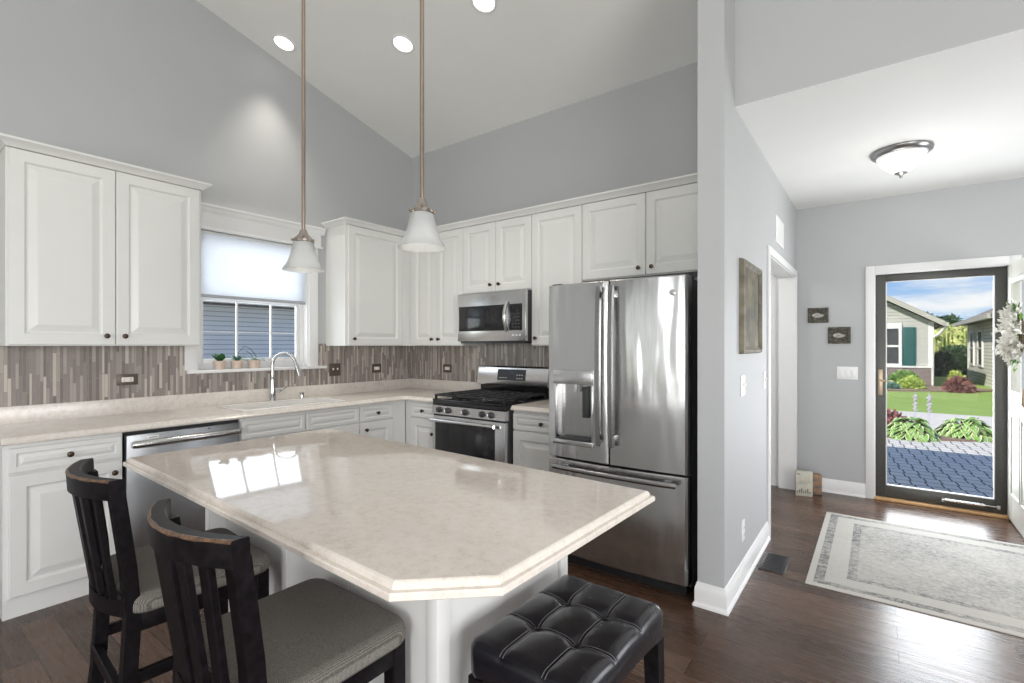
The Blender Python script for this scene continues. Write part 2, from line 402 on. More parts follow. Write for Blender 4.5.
# ------------------------------------------------------------------ mesh helpers
OFF = {}
class MB:
    def __init__(s): s.bm = bmesh.new(); s.mi = 0
    def f(s, vs):
        try:
            x = s.bm.faces.new(vs); x.material_index = s.mi; return x
        except ValueError: return None
    def v(s, p): return s.bm.verts.new(p)
    def box(s, x0, x1, y0, y1, z0, z1, bev=0.0, seg=2):
        g = bmesh.new()
        vs = [g.verts.new((x, y, z)) for x in (x0, x1) for y in (y0, y1) for z in (z0, z1)]
        for q in ((0, 1, 3, 2), (4, 6, 7, 5), (0, 4, 5, 1), (2, 3, 7, 6), (0, 2, 6, 4), (1, 5, 7, 3)): g.faces.new([vs[i] for i in q])
        bmesh.ops.recalc_face_normals(g, faces=g.faces)
        if bev: bmesh.ops.bevel(g, geom=list(g.edges), offset=bev, segments=seg, affect='EDGES', profile=0.5, clamp_overlap=True)
        s.merge(g); return s
    def merge(s, g, M=None):
        mp = {}
        for v in g.verts: mp[v] = s.bm.verts.new(M @ v.co if M else v.co)
        for f in g.faces:
            x = s.bm.faces.new([mp[v] for v in f.verts]); x.material_index = s.mi
        g.free()
    def prism(s, pts, fn, a, b):
        """polygon pts (2d) swept from a to b; fn(p, t) -> xyz"""
        A = [s.v(fn(p, a)) for p in pts]; B = [s.v(fn(p, b)) for p in pts]; n = len(pts)
        for i in range(n): s.f([A[i], A[(i + 1) % n], B[(i + 1) % n], B[i]])
        s.f(A[::-1]); s.f(B); return s
    def tube(s, pts, r, seg=10, caps=True, flat=1.0):
        P = [Vector(p) for p in pts]; n = len(P); rr = r if isinstance(r, (list, tuple)) else [r] * n
        up = None; rings = []
        for i in range(n):
            t = (P[min(i + 1, n - 1)] - P[max(i - 1, 0)]).normalized()
            if up is None:
                up = Vector((0, 0, 1)) if abs(t.z) < 0.9 else Vector((1, 0, 0))
            a = t.cross(up).normalized(); up = a.cross(t).normalized()
            rings.append([s.v(P[i] + (a * math.cos(k * 2 * math.pi / seg) + up * math.sin(k * 2 * math.pi / seg) * flat) * rr[i]) for k in range(seg)])
        for A, B in zip(rings, rings[1:]):
            for k in range(seg): s.f([A[k], A[(k + 1) % seg], B[(k + 1) % seg], B[k]])
        if caps: s.f(rings[0][::-1]); s.f(rings[-1])
        return s
    def bar(s, a, b, w, d, bev=0.0, up=(0, 0, 1)):
        """square bar from a to b, w across, d along the other way"""
        a, b = Vector(a), Vector(b); t = (b - a); L = t.length; t.normalize()
        u = Vector(up); x = t.cross(u)
        if x.length < 1e-4: x = t.cross(Vector((0, 1, 0)))
        x.normalize(); y = x.cross(t)
        M = Matrix((x, y, t)).transposed().to_4x4(); M.translation = a
        g = MB(); g.box(-w / 2, w / 2, -d / 2, d / 2, 0, L, bev, 1)
        s.merge(g.bm, M); return s
    def lathe(s, prof, c, N=(0, 0, 1), seg=24):
        N = Vector(N).normalized(); a = N.orthogonal().normalized(); b = N.cross(a); c = Vector(c); rings = []
        for r, z in prof:
            if r < 1e-5: rings.append([s.v(c + N * z)])
            else: rings.append([s.v(c + N * z + (a * math.cos(k * 2 * math.pi / seg) + b * math.sin(k * 2 * math.pi / seg)) * r) for k in range(seg)])
        for A, B in zip(rings, rings[1:]):
            for k in range(seg):
                k2 = (k + 1) % seg
                if len(A) == 1 and len(B) == 1: continue
                if len(A) == 1: s.f([A[0], B[k2], B[k]])
                elif len(B) == 1: s.f([A[k], A[k2], B[0]])
                else: s.f([A[k], A[k2], B[k2], B[k]])
        return s
    def panel(s, O, U, V, w, h, th, rings):
        """slab w x h with its back on O and a moulded face: rings = (inset, depth from front)"""
        O, U, V = Vector(O), Vector(U), Vector(V); N = U.cross(V)
        def ring(i, d): return [s.v(O + U * x + V * y + N * d) for x, y in ((i, i), (w - i, i), (w - i, h - i), (i, h - i))]
        prev = ring(0, 0); s.f(prev[::-1])
        for i, d in rings:
            cur = ring(i, th + d)
            for k in range(4): s.f([prev[k], prev[(k + 1) % 4], cur[(k + 1) % 4], cur[k]])
            prev = cur
        s.f(prev); return s
    def loft(s, outlines, cap=True):
        rings = [[s.v(p) for p in o] for o in outlines]; n = len(rings[0])
        for A, B in zip(rings, rings[1:]):
            for k in range(n): s.f([A[k], A[(k + 1) % n], B[(k + 1) % n], B[k]])
        if cap: s.f(rings[0][::-1]); s.f(rings[-1])
        return s

def mats(o, m):
    for x in (m if isinstance(m, (list, tuple)) else [m]): o.data.materials.append(MAT[x])
def make(name, mb, m, off=(0, 0, 0), smooth=35, recalc=True):
    off = Vector(off)
    if off.length: bmesh.ops.translate(mb.bm, verts=mb.bm.verts, vec=-off)
    if recalc: bmesh.ops.recalc_face_normals(mb.bm, faces=mb.bm.faces)
    me = bpy.data.meshes.new(name); mb.bm.to_mesh(me); mb.bm.free()
    if smooth:
        me.polygons.foreach_set('use_smooth', [True] * len(me.polygons))
        me.set_sharp_from_angle(angle=R(smooth))
    o = bpy.data.objects.new(name, me); COL.objects.link(o); mats(o, m); return o
def tag(o, label, cat, group=None):
    o['label'] = label; o['category'] = cat
    if group: o['group'] = group
    return o
def thing(name, label, cat, loc=(0, 0, 0), rotz=0.0, group=None, local=False):
    o = bpy.data.objects.new(name, None); COL.objects.link(o); o.empty_display_size = 0.1
    o.location = loc; o.rotation_euler = (0, 0, rotz); OFF[o] = Vector((0, 0, 0)) if local else Vector(loc)
    return tag(o, label, cat, group)
def part(name, mb, m, parent, label=None, smooth=35, recalc=True):
    o = make(name, mb, m, OFF[parent], smooth, recalc); o.parent = parent; OFF[o] = OFF[parent]
    if label: o['label'] = label
    return o
def solo(name, mb, m, loc, label, cat, group=None, smooth=35, recalc=True):
    o = make(name, mb, m, loc, smooth, recalc); o.location = loc; OFF[o] = Vector(loc); return tag(o, label, cat, group)
def struct(name, mb, m, smooth=35):
    o = make(name, mb, m, (0, 0, 0), smooth); o['kind'] = 'structure'; OFF[o] = Vector((0, 0, 0)); return o
def dup(o, parent=None):
    c = o.copy(); COL.objects.link(c)
    if parent: c.parent = parent
    for ch in list(o.children): dup(ch, c)
    return c

# ------------------------------------------------------------------ room shell
CZ, SL = 3.433, 0.25                       # ceiling height at the back wall and its slope towards the ridge
HX = 3.469                                 # hall side of the partition
FY = 1.81                                  # wall with the front door
HZ = 2.69                                  # hall ceiling
RX, RY = 7.5, -8.0
def cz(y): return CZ - SL * y if y > -4.6 else CZ + SL * 4.6 + SL * (y + 4.6)
struct('floor', MB().box(-0.1, RX, RY, FY + 0.02, -0.08, 0), 'hardwood')
m = MB()
yz = [(-3, 0)]
for a, b in ((-8.0, -4.6), (-4.6, 0.0)):
    m.prism([(a, cz(a)), (b, cz(b)), (b, cz(b) + 0.1), (a, cz(a) + 0.1)], lambda p, t: (t, p[0], p[1]), -0.1, RX)
struct('ceiling', m, 'ceiling_paint')
struct('ceiling_hall', MB().box(HX, 6.55, -0.7494, FY, HZ, HZ + 0.06), 'ceiling_paint')
# window wall with its opening
WY0, WY1, WZ0, WZ1 = -2.12, -1.215, 1.19, 2.26
m = MB()
def gable(y0, y1, z0):
    pts = [(y0, z0), (y1, z0), (y1, cz(y1) + 0.03)] + ([(-4.6, cz(-4.6) + 0.03)] if y0 < -4.6 < y1 else []) + [(y0, cz(y0) + 0.03)]
    m.prism(pts, lambda p, t: (t, p[0], p[1]), -0.12, 0.0)
gable(RY, WY0, 0); gable(WY1, 0.1, 0)
m.box(-0.12, 0, WY0, WY1, 0, WZ0)
gable(WY0, WY1, WZ1)
struct('wall_left', m, 'wall_paint')
struct('wall_back', MB().box(0, HX - 0.134, 0, 0.1, 0, CZ + 0.03), 'wall_paint')
# partition with the cased opening into the hall
OY0, OY1, OZ = 0.29, 1.70, 2.035
PX0 = HX - 0.134
m = MB()
m.box(PX0, HX, -0.985, OY0, 0, cz(-0.985))
m.box(PX0, HX, OY0, OY1, OZ, 3.4)
m.box(PX0, HX, OY1, FY, 0, 3.4)
struct('wall_partition', m, 'wall_paint')
struct('wall_hall_header', MB().box(HX, RX, -0.75, -0.63, HZ + 0.0015, cz(-0.75) + 0.02), 'wall_paint')
# front wall with the door opening
DX0, DX1, DZ = 4.075, 4.945, 2.02
m = MB()
m.box(HX - 0.2, DX0, FY, FY + 0.14, 0, HZ + 0.05); m.box(DX1, 6.6, FY, FY + 0.14, 0, HZ + 0.05); m.box(DX0, DX1, FY, FY + 0.14, DZ, HZ + 0.05)
struct('wall_front', m, 'wall_paint')
# hall right wall (beside the open door) and the walls behind the camera, with openings for their windows and for the added lamps
m = MB()
m.box(6.5, 6.6, -0.75, 0.1, 0, HZ); m.box(6.5, 6.6, 1.1, FY, 0, HZ); m.box(6.5, 6.6, 0.1, 1.1, 0, 0.8); m.box(6.5, 6.6, 0.1, 1.1, 2.1, HZ)
struct('wall_hall_right', m, 'wall_paint')
m = MB()
m.box(RX, RX + 0.1, RY, -5.9, 0, 3.6); m.box(RX, RX + 0.1, -2.9, -0.63, 0, 4.5); m.box(RX, RX + 0.1, -5.9, -2.9, 0, 0.6); m.box(RX, RX + 0.1, -5.9, -2.9, 2.5, 4.6)
m.box(RX, RX + 0.1, RY, -0.63, 3.5, 4.7)
struct('wall_right', m, 'wall_paint')
m = MB()
m.box(-0.1, 0.78, RY - 0.1, RY, 0, 4); m.box(1.12, 2.1, RY - 0.1, RY, 0, 4); m.box(0.78, 1.12, RY - 0.1, RY, 0, 0.5); m.box(0.78, 1.12, RY - 0.1, RY, 2.4, 4); m.box(3.4, 4.25, RY - 0.1, RY, 0, 4); m.box(5.95, RX, RY - 0.1, RY, 0, 4)
m.box(2.1, 3.4, RY - 0.1, RY, 0, 0.5); m.box(2.1, 3.4, RY - 0.1, RY, 2.4, 4); m.box(4.25, 5.95, RY - 0.1, RY, 2.12, 4)
struct('wall_rear', m, 'wall_paint')
# the passage behind the opening
m = MB()
m.box(1.9, PX0, 1.74, 1.80, 0, 2.6); m.box(1.84, 1.9, 0.1, 1.8, 0, 2.6); m.box(1.84, PX0, 0.1, 1.8, 2.5, 2.6)
struct('wall_passage', m, 'trim_white')
# unseen roof of this house: eave over the walk, other overhangs stretched to block sun
m = MB()
for pts in ([(2.45, 2.55), (-4.6, 6.07), (-4.6, 6.2), (2.45, 2.68)], [(-4.6, 6.07), (-10.6, 3.0), (-10.6, 3.13), (-4.6, 6.2)]):
    m.prism(pts, lambda p, t: (t, p[0], p[1]), -3.2, 9.0)
struct('roof', m, 'shingles')

# ------------------------------------------------------------------ window over the sink
def window():
    y0, y1, z0, z1 = WY0, WY1, WZ0, WZ1
    m = MB()
    m.box(-0.115, -0.06, y0, y0 + 0.045, z0, z1); m.box(-0.115, -0.06, y1 - 0.045, y1, z0, z1)
    m.box(-0.115, -0.06, y0 + 0.045, y1 - 0.045, z1 - 0.05, z1); m.box(-0.115, -0.06, y0 + 0.045, y1 - 0.045, z0, z0 + 0.045)
    m.box(-0.06, 0.0, y1 - 0.012, y1 + 0.001, z0, z1); m.box(-0.06, 0.0, y0 - 0.001, y0 + 0.012, z0, z1)
    w = struct('window_1', m, 'trim_white')
    def sash(za, zb, x):
        m = MB(); a, b = y0 + 0.045, y1 - 0.045
        m.box(x - 0.014, x + 0.014, a, a + 0.03, za, zb, 0.003); m.box(x - 0.014, x + 0.014, b - 0.03, b, za, zb, 0.003)
        m.box(x - 0.013, x + 0.013, a + 0.02, b - 0.02, za, za + 0.035, 0.003); m.box(x - 0.013, x + 0.013, a + 0.02, b - 0.02, zb - 0.03, zb, 0.003)
        return part('sash', m, 'trim_white', w)
    s1 = sash(z0 + 0.045, 1.755, -0.085); s2 = sash(1.735, z1 - 0.05, -0.105)
    m = MB()
    for yy in (-1.793, -1.514): m.box(-0.092, -0.076, yy - 0.007, yy + 0.007, z0 + 0.08, 1.73)
    m.box(-0.0905, -0.0775, y0 + 0.07, y1 - 0.07, 1.481, 1.487)
    part('muntins', m, 'trim_white', s1)
    part('pane', MB().box(-0.088, -0.084, y0 + 0.07, y1 - 0.07, z0 + 0.075, 1.73), 'clear_glass', s1)
    part('pane', MB().box(-0.108, -0.104, y0 + 0.07, y1 - 0.07, 1.76, z1 - 0.075), 'clear_glass', s2)
    part('sill', MB().box(-0.06, 0.045, -2.19, -1.055, 1.165, 1.19, 0.006), 'trim_white', w)
    for (a, b) in ((y1 - 0.002, y1 + 0.085), (y0 - 0.082, y0 + 0.002)):
        m = MB(); m.box(0, 0.018, a, b, 1.19, 2.262, 0.004); part('casing', m, 'trim_white', w)
    m = MB(); m.box(0, 0.02, -2.17, -1.10, 2.262, 2.40, 0.004)
    prof = [(0, 2.385), (0.02, 2.385), (0.032, 2.40), (0.036, 2.42), (0.05, 2.432), (0.05, 2.445), (0, 2.445)]
    m.prism(prof, lambda p, t: (p[0], t, p[1]), -2.20, -1.07)
    m.box(0, 0.032, -2.18, -1.09, 2.254, 2.272, 0.004)
    part('head_casing', m, 'trim_white', w)
window()
def shade():
    t = thing('window_shade', 'pale bluish roller shade lowered halfway over the sink window', 'shade', (-0.03, -1.64, 1.76))
    part('cloth', MB().box(-0.034, -0.031, WY0 + 0.014, WY1 - 0.014, 1.765, 2.245), 'roller_cloth', t)
    part('bottom_rail', MB().box(-0.040, -0.025, WY0 + 0.014, WY1 - 0.014, 1.742, 1.768, 0.004), 'shade_rail', t)
    part('roller', MB().tube([(-0.033, WY0 + 0.014, 2.246), (-0.033, WY1 - 0.014, 2.246)], 0.012), 'trim_white', t)
shade()

# ------------------------------------------------------------------ cabinets
RAISED = [(0, -0.004), (0.004, 0), (0.062, 0), (0.068, -0.005), (0.070, -0.012), (0.077, -0.012), (0.112, -0.0012), (0.116, -0.0006)]
SLIM = [(0, -0.004), (0.004, 0), (0.026, 0), (0.030, -0.004), (0.031, -0.009), (0.036, -0.009), (0.050, -0.0015), (0.052, -0.0008)]
AX = {'left': (Vector((0, 1, 0)), Vector((1, 0, 0))), 'back': (Vector((1, 0, 0)), Vector((0, -1, 0)))}
UP = Vector((0, 0, 1))
KNOB = [(0, 0), (0.009, 0), (0.009, 0.003), (0.005, 0.006), (0.005, 0.014), (0.013, 0.018), (0.0155, 0.023), (0.0135, 0.028), (0.006, 0.031), (0, 0.0315)]
def front(name, wall, parent, plane, a0, a1, z0, z1, knob=None, rings=None, th=0.019):
    """door or drawer face whose outer face lies on `plane`, spanning a0..a1 along the wall"""
    U, N = AX[wall]; g = 0.0022; back = plane - th
    def P(a, d, z): return Vector((d, a, z)) if wall == 'left' else Vector((a, -d, z))
    m = MB(); m.panel(P(a0 + g, back, z0 + g), U, UP, a1 - a0 - 2 * g, z1 - z0 - 2 * g, th, rings or RAISED)
    d = part(name, m, 'cabinet_white', parent, smooth=0)
    if knob:
        k = MB(); k.lathe(KNOB, P(knob[0], plane - 0.001, knob[1]), N, 16); part('knob', k, 'bronze', d)
    return d
def carcass(wall, parent, depth, a0, a1, z0, z1, toe=None):
    m = MB()
    def B(d0, d1, a, b, za, zb):
        if wall == 'left': m.box(d0, d1, a, b, za, zb)
        else: m.box(a, b, -d1, -d0, za, zb)
    B(0.002, depth, a0, a1, z0, z1)
    c = part('carcass', m, 'cabinet_white', parent)
    if toe is not None:
        m = MB(); B(0.02, toe, a0, a1, 0, z0); part('toe_kick', m, 'cabinet_white', parent)
    return c
UB, UT, UD = 1.372, 2.455, 0.325
uppers = 'white raised panel wall cabinets'
t = thing('wall_cabinet', 'white double-door wall cabinet at left, above the dishwasher counter and left of window', 'cabinet', (0.16, -2.68, UB), group=uppers)
carcass('left', t, UD - 0.02, -3.165, -2.205, UB, UT)
front('door', 'left', t, UD, -3.158, -2.6875, UB + .003, UT, (-2.735, 1.432)); front('door', 'left', t, UD, -2.6875, -2.2176, UB + .003, UT, (-2.645, 1.432))
t = thing('wall_cabinet', 'white single-door wall cabinet right of the sink window, against the corner', 'cabinet', (0.16, -0.68, UB), group=uppers)
carcass('left', t, UD - 0.02, -1.045, -0.002, UB, UT)
front('door', 'left', t, UD, -1.025, -0.405, UB + .003, UT, (-0.972, 1.435))
part('filler', MB().box(UD - 0.03, UD - 0.004, -0.405, -0.31, UB, UT), 'cabinet_white', t)
t = thing('wall_cabinet', 'narrow white two-door wall cabinet in the corner, left of microwave', 'cabinet', (0.70, -0.16, UB), group=uppers)
carcass('back', t, UD - 0.02, 0.31, 1.0525, UB, UT)
front('door', 'back', t, UD, 0.375, 0.7064, UB + .003, UT, (0.662, 1.435)); front('door', 'back', t, UD, 0.7064, 1.0525, UB + .003, UT, (0.752, 1.435))
t = thing('wall_cabinet', 'short white two-door wall cabinet directly above the microwave', 'cabinet', (1.43, -0.16, 1.84), group=uppers)
carcass('back', t, UD - 0.02, 1.0535, 1.8145, 1.838, UT)
front('door', 'back', t, UD, 1.0535, 1.434, 1.842, UT, (1.387, 1.905)); front('door', 'back', t, UD, 1.434, 1.8145, 1.842, UT, (1.482, 1.905))
t = thing('wall_cabinet', 'white one-door wall cabinet between the microwave and the fridge', 'cabinet', (2.05, -0.16, UB), group=uppers)
carcass('back', t, UD - 0.02, 1.8155, 2.2835, UB, UT)
front('door', 'back', t, UD, 1.8155, 2.2835, UB + .003, UT, (1.862, 1.435))
t = thing('wall_cabinet', 'white two-door wall cabinet above the stainless fridge', 'cabinet', (2.80, -0.16, 1.88), group=uppers)
carcass('back', t, UD - 0.02, 2.2845, 3.30, 1.868, UT)
front('door', 'back', t, UD, 2.2845, 2.7907, 1.872, UT, (2.742, 1.925)); front('door', 'back', t, UD, 2.7907, 3.296, 1.872, UT, (2.838, 1.925))
# crown moulding along the cabinet tops
CROWN = [(-0.03, 2.4555), (0.006, 2.4555), (0.012, 2.466), (0.030, 2.482), (0.045, 2.490), (0.045, 2.502), (-0.03, 2.502)]
def crown(n, path, closed_fn):
    m = MB(); rings = [[m.v(closed_fn(p, k)) for p in CROWN] for k in range(path)]
    for A, B in zip(rings, rings[1:]):
        for i in range(len(CROWN)): m.f([A[i], A[(i + 1) % len(CROWN)], B[(i + 1) % len(CROWN)], B[i]])
    m.f(rings[0]); m.f(rings[-1][::-1])
    o = struct(n, m, 'cabinet_white', 20)
def c1(p, k):
    d = p[0]
    return [(0.005, -3.165 - d, p[1]), (UD + d, -3.165 - d, p[1]), (UD + d, -2.205 + d, p[1]), (0.005, -2.205 + d, p[1])][k]
crown('trim_1', 4, c1)
def c2(p, k):
    d = p[0]
    return [(0.005, -1.045 - d, p[1]), (UD + d, -1.045 - d, p[1]), (UD + d, -UD - d, p[1]), (3.325, -UD - d, p[1])][k]
crown('trim_2', 4, c2)

BT, BF, TOE = 0.876, 0.63, 0.606
lowers = 'white raised panel base cabinets'
t = thing('base_cabinet', 'white base cabinet with a drawer over one door, far left beside the dishwasher', 'cabinet', (0.3, -2.97, 0), group=lowers)
carcass('left', t, BF - 0.02, -3.2, -2.732, 0.095, BT, TOE)
part('end_panel', MB().box(0.002, BF - 0.022, -3.215, -3.2, 0, BT), 'cabinet_white', t)
front('drawer', 'left', t, BF, -3.196, -2.734, 0.730, 0.858, (-2.965, 0.794), SLIM)
front('door', 'left', t, BF, -3.196, -2.734, 0.105, 0.722, (-2.775, 0.655))
t = thing('base_cabinet', 'wide white sink base cabinet with two false drawer fronts', 'cabinet', (0.3, -1.6, 0), group=lowers)
carcass('left', t, BF - 0.02, -2.084, -1.128, 0.095, 0.64, TOE - 0.05)
part('front_rail', MB().box(BF - 0.06, BF - 0.02, -2.084, -1.128, 0.64, BT), 'cabinet_white', t)
front('drawer_front', 'left', t, BF, -2.08, -1.615, 0.730, 0.858, None, SLIM); front('drawer_front', 'left', t, BF, -1.607, -1.134, 0.730, 0.858, None, SLIM)
front('door', 'left', t, BF, -2.08, -1.615, 0.105, 0.722, (-1.66, 0.66)); front('door', 'left', t, BF, -1.607, -1.134, 0.105, 0.722, (-1.56, 0.66))
t = thing('base_cabinet', 'narrow white base cabinet with one knobbed drawer between sink base and corner', 'cabinet', (0.3, -0.95, 0), group=lowers)
carcass('left', t, BF - 0.02, -1.126, -0.66, 0.095, BT, TOE - 0.05)
front('drawer', 'left', t, BF, -1.122, -0.775, 0.730, 0.858, (-0.95, 0.794), SLIM)
front('door', 'left', t, BF, -1.122, -0.775, 0.105, 0.722, (-1.07, 0.66))
part('filler', MB().box(BF - 0.03, BF - 0.012, -0.775, -0.628, 0.1, BT), 'cabinet_white', t)
t = thing('base_cabinet', 'white corner base cabinet with a small drawer, left of the range', 'cabinet', (0.85, -0.3, 0), group=lowers)
carcass('back', t, BF - 0.02, 0.62, 1.036, 0.095, BT, TOE - 0.05)
front('drawer', 'back', t, BF, 0.69, 1.034, 0.730, 0.858, (0.86, 0.794), SLIM)
front('door', 'back', t, BF, 0.69, 1.034, 0.105, 0.722, (0.985, 0.60))
part('filler', MB().box(0.612, 0.69, -BF + 0.012, -BF + 0.03, 0.1, BT), 'cabinet_white', t)
t = thing('base_cabinet', 'white base cabinet with drawer and door between the range and the fridge', 'cabinet', (2.1, -0.3, 0), group=lowers)
carcass('back', t, BF - 0.02, 1.848, 2.395, 0.095, BT, TOE - 0.05)
front('drawer', 'back', t, BF, 1.850, 2.393, 0.730, 0.858, (2.12, 0.794), SLIM)
front('door', 'back', t, BF, 1.850, 2.393, 0.105, 0.722, (2.34, 0.66))

# ------------------------------------------------------------------ worktops and backsplash
SX0, SX1, SY0, SY1 = 0.15, 0.545, -2.02, -1.24
CTZ = 0.914
def edge_prof(x): return [(x - 0.05, BT + .001), (x - 0.006, BT + .001), (x, BT + 0.007), (x, 0.892), (x - 0.006, 0.898), (x - 0.010, 0.902), (x - 0.013, 0.910), (x - 0.020, CTZ), (x - 0.05, CTZ)]
t = thing('countertop', 'beige speckled stone worktop wrapping the corner from dishwasher to range', 'countertop', (0.3, -1.6, BT))
m = MB(); FX = 0.60
m.box(0.022, FX, -3.225, SY0, BT + .001, CTZ); m.box(0.022, SX0, SY0, SY1, BT + .001, CTZ); m.box(SX1, FX, SY0, SY1, BT + .001, CTZ)
m.prism([(0.022, SY1), (FX, SY1), (FX, -0.66), (0.66, -FX), (1.038, -FX), (1.038, -0.022), (0.022, -0.022)], lambda p, t: (p[0], p[1], t), BT + .001, CTZ)
prof = edge_prof(0.65)
rings = [[m.v((p[0], -3.225, p[1])) for p in prof], [m.v((p[0], -0.70, p[1])) for p in prof]]
for k in range(1, 5):
    a = k / 4 * math.pi / 2
    rings.append([m.v((0.65 + 0.05 - 0.05 * math.cos(a) - (0.65 - p[0]) * math.cos(a), -0.70 + 0.05 * math.sin(a) + (0.65 - p[0]) * math.sin(a), p[1])) for p in prof])
rings.append([m.v((1.038, -p[0], p[1])) for p in prof])
for A, B in zip(rings, rings[1:]):
    for i in range(len(prof) - 1): m.f([A[i], A[i + 1], B[i + 1], B[i]])
m.f(rings[0]); m.f(rings[-1][::-1])
part('top', m, 'counter_stone', t, smooth=25)
part('upstand', MB().box(0.0015, 0.022, -3.225, -0.0015, BT, 1.016, 0.003), 'counter_stone', t)
part('upstand', MB().box(0.022, 1.038, -0.022, -0.0015, BT, 1.016, 0.003), 'counter_stone', t)
t = thing('countertop', 'short beige stone worktop between the range and the fridge', 'countertop', (2.1, -0.3, BT))
m = MB(); m.box(1.846, 2.40, -FX, -0.022, BT + .001, CTZ)
m.prism(prof, lambda p, s: (s, -p[0], p[1]), 1.846, 2.40)
part('top', m, 'counter_stone', t, smooth=25)
part('upstand', MB().box(1.846, 2.40, -0.022, -0.0015, BT, 1.016, 0.003), 'counter_stone', t)
m = MB()
m.box(0.0005, 0.010, -3.225, -2.15, 1.014, UB + .02); m.box(0.0005, 0.010, -1.13, -0.0005, 1.014, UB + .02); m.box(0.0005, 0.010, -2.15, -1.13, 1.014, 1.166)
m.box(0.010, 2.42, -0.010, -0.0005, 1.014, UB + .02); m.box(1.038, 1.846, -0.010, -0.0005, 0.85, 1.0145); m.box(1.05, 1.82, -0.010, -0.0005, UB + .02, 1.48)
struct('trim_3', m, 'mosaic')
t = thing('sink', 'white drop-in kitchen sink set in the counter under the window', 'sink', (0.35, -1.63, CTZ))
m = MB(); D_ = 0.19
m.box(SX0 - 0.02, SX0 + 0.012, SY0 - 0.02, SY1 + 0.02, CTZ, CTZ + 0.008, 0.003); m.box(SX1 - 0.012, SX1 + 0.02, SY0 - 0.02, SY1 + 0.02, CTZ, CTZ + 0.008, 0.003)
m.box(SX0 + .012, SX1 - .012, SY0 - 0.02, SY0 + 0.012, CTZ, CTZ + 0.008, 0.003); m.box(SX0 + .012, SX1 - .012, SY1 - 0.012, SY1 + 0.02, CTZ, CTZ + 0.008, 0.003)
part('rim', m, 'sink_white', t)
m = MB(); i_ = 0.005
m.box(SX0 + i_, SX1 - i_, SY0 + i_, SY1 - i_, CTZ - D_, CTZ - D_ + 0.01)
m.box(SX0 + i_, SX0 + 0.016, SY0 + i_, SY1 - i_, CTZ - D_, CTZ); m.box(SX1 - 0.016, SX1 - i_, SY0 + i_, SY1 - i_, CTZ - D_, CTZ)
m.box(SX0 + i_, SX1 - i_, SY0 + i_, SY0 + 0.016, CTZ - D_, CTZ); m.box(SX0 + i_, SX1 - i_, SY1 - 0.016, SY1 - i_, CTZ - D_, CTZ)
m.box(SX0 + i_, SX1 - i_, -1.64, -1.62, CTZ - D_, CTZ - 0.03, 0.005)
part('basin', m, 'sink_white', t)
for y_ in (-1.83, -1.43): part('drain', MB().lathe([(0, 0.011), (0.03, 0.011), (0.042, 0.013), (0.045, 0.010)], (0.35, y_, CTZ - D_)), 'chrome', t)

# faucet
def faucet():
    bx, by = 0.085, -1.585
    t = thing('faucet', 'brushed chrome gooseneck pull-down faucet behind the white sink', 'faucet', (bx, by, CTZ))
    m = MB()
    m.lathe([(0, 0), (0.028, 0), (0.028, 0.006), (0.024, 0.012), (0.022, 0.10), (0.019, 0.14), (0.0135, 0.20), (0.0125, 0.205)], (bx, by, CTZ))
    part('body', m, 'chrome', t)
    dx, dy = 0.80, 0.60
    pts = [(bx, by, CTZ + 0.19), (bx, by, CTZ + 0.28)]
    rad = 0.095
    for k in range(0, 13):
        a = math.pi - k / 12 * math.pi * 0.93
        pts.append((bx + dx * (rad + rad * math.cos(a)), by + dy * (rad + rad * math.cos(a)), CTZ + 0.30 + rad * math.sin(a)))
    part('spout', MB().tube(pts, 0.0125, 12), 'chrome', t)
    p = Vector(pts[-1]); dv = (Vector(pts[-1]) - Vector(pts[-2])).normalized()
    part('spray_head', MB().tube([p, p + dv * 0.02, p + dv * 0.07, p + dv * 0.115, p + dv * 0.12], [0.0135, 0.0155, 0.019, 0.021, 0.017], 14), 'chrome', t)
    part('lever', MB().tube([(bx, by + 0.02, CTZ + 0.075), (bx, by + 0.06, CTZ + 0.08), (bx + 0.005, by + 0.085, CTZ + 0.09), (bx + 0.02, by + 0.12, CTZ + 0.118)], [0.014, 0.013, 0.008, 0.006], 10), 'chrome', t)
faucet()
t = thing('soap_dispenser', 'small brushed metal cap on counter right of the gooseneck faucet', 'soap dispenser', (0.09, -1.33, CTZ))
m = MB(); m.lathe([(0, 0), (0.022, 0), (0.022, 0.004), (0.018, 0.008), (0.017, 0.05), (0.013, 0.058), (0, 0.059)], (0.09, -1.33, CTZ), seg=18); part('cap', m, 'chrome', t)

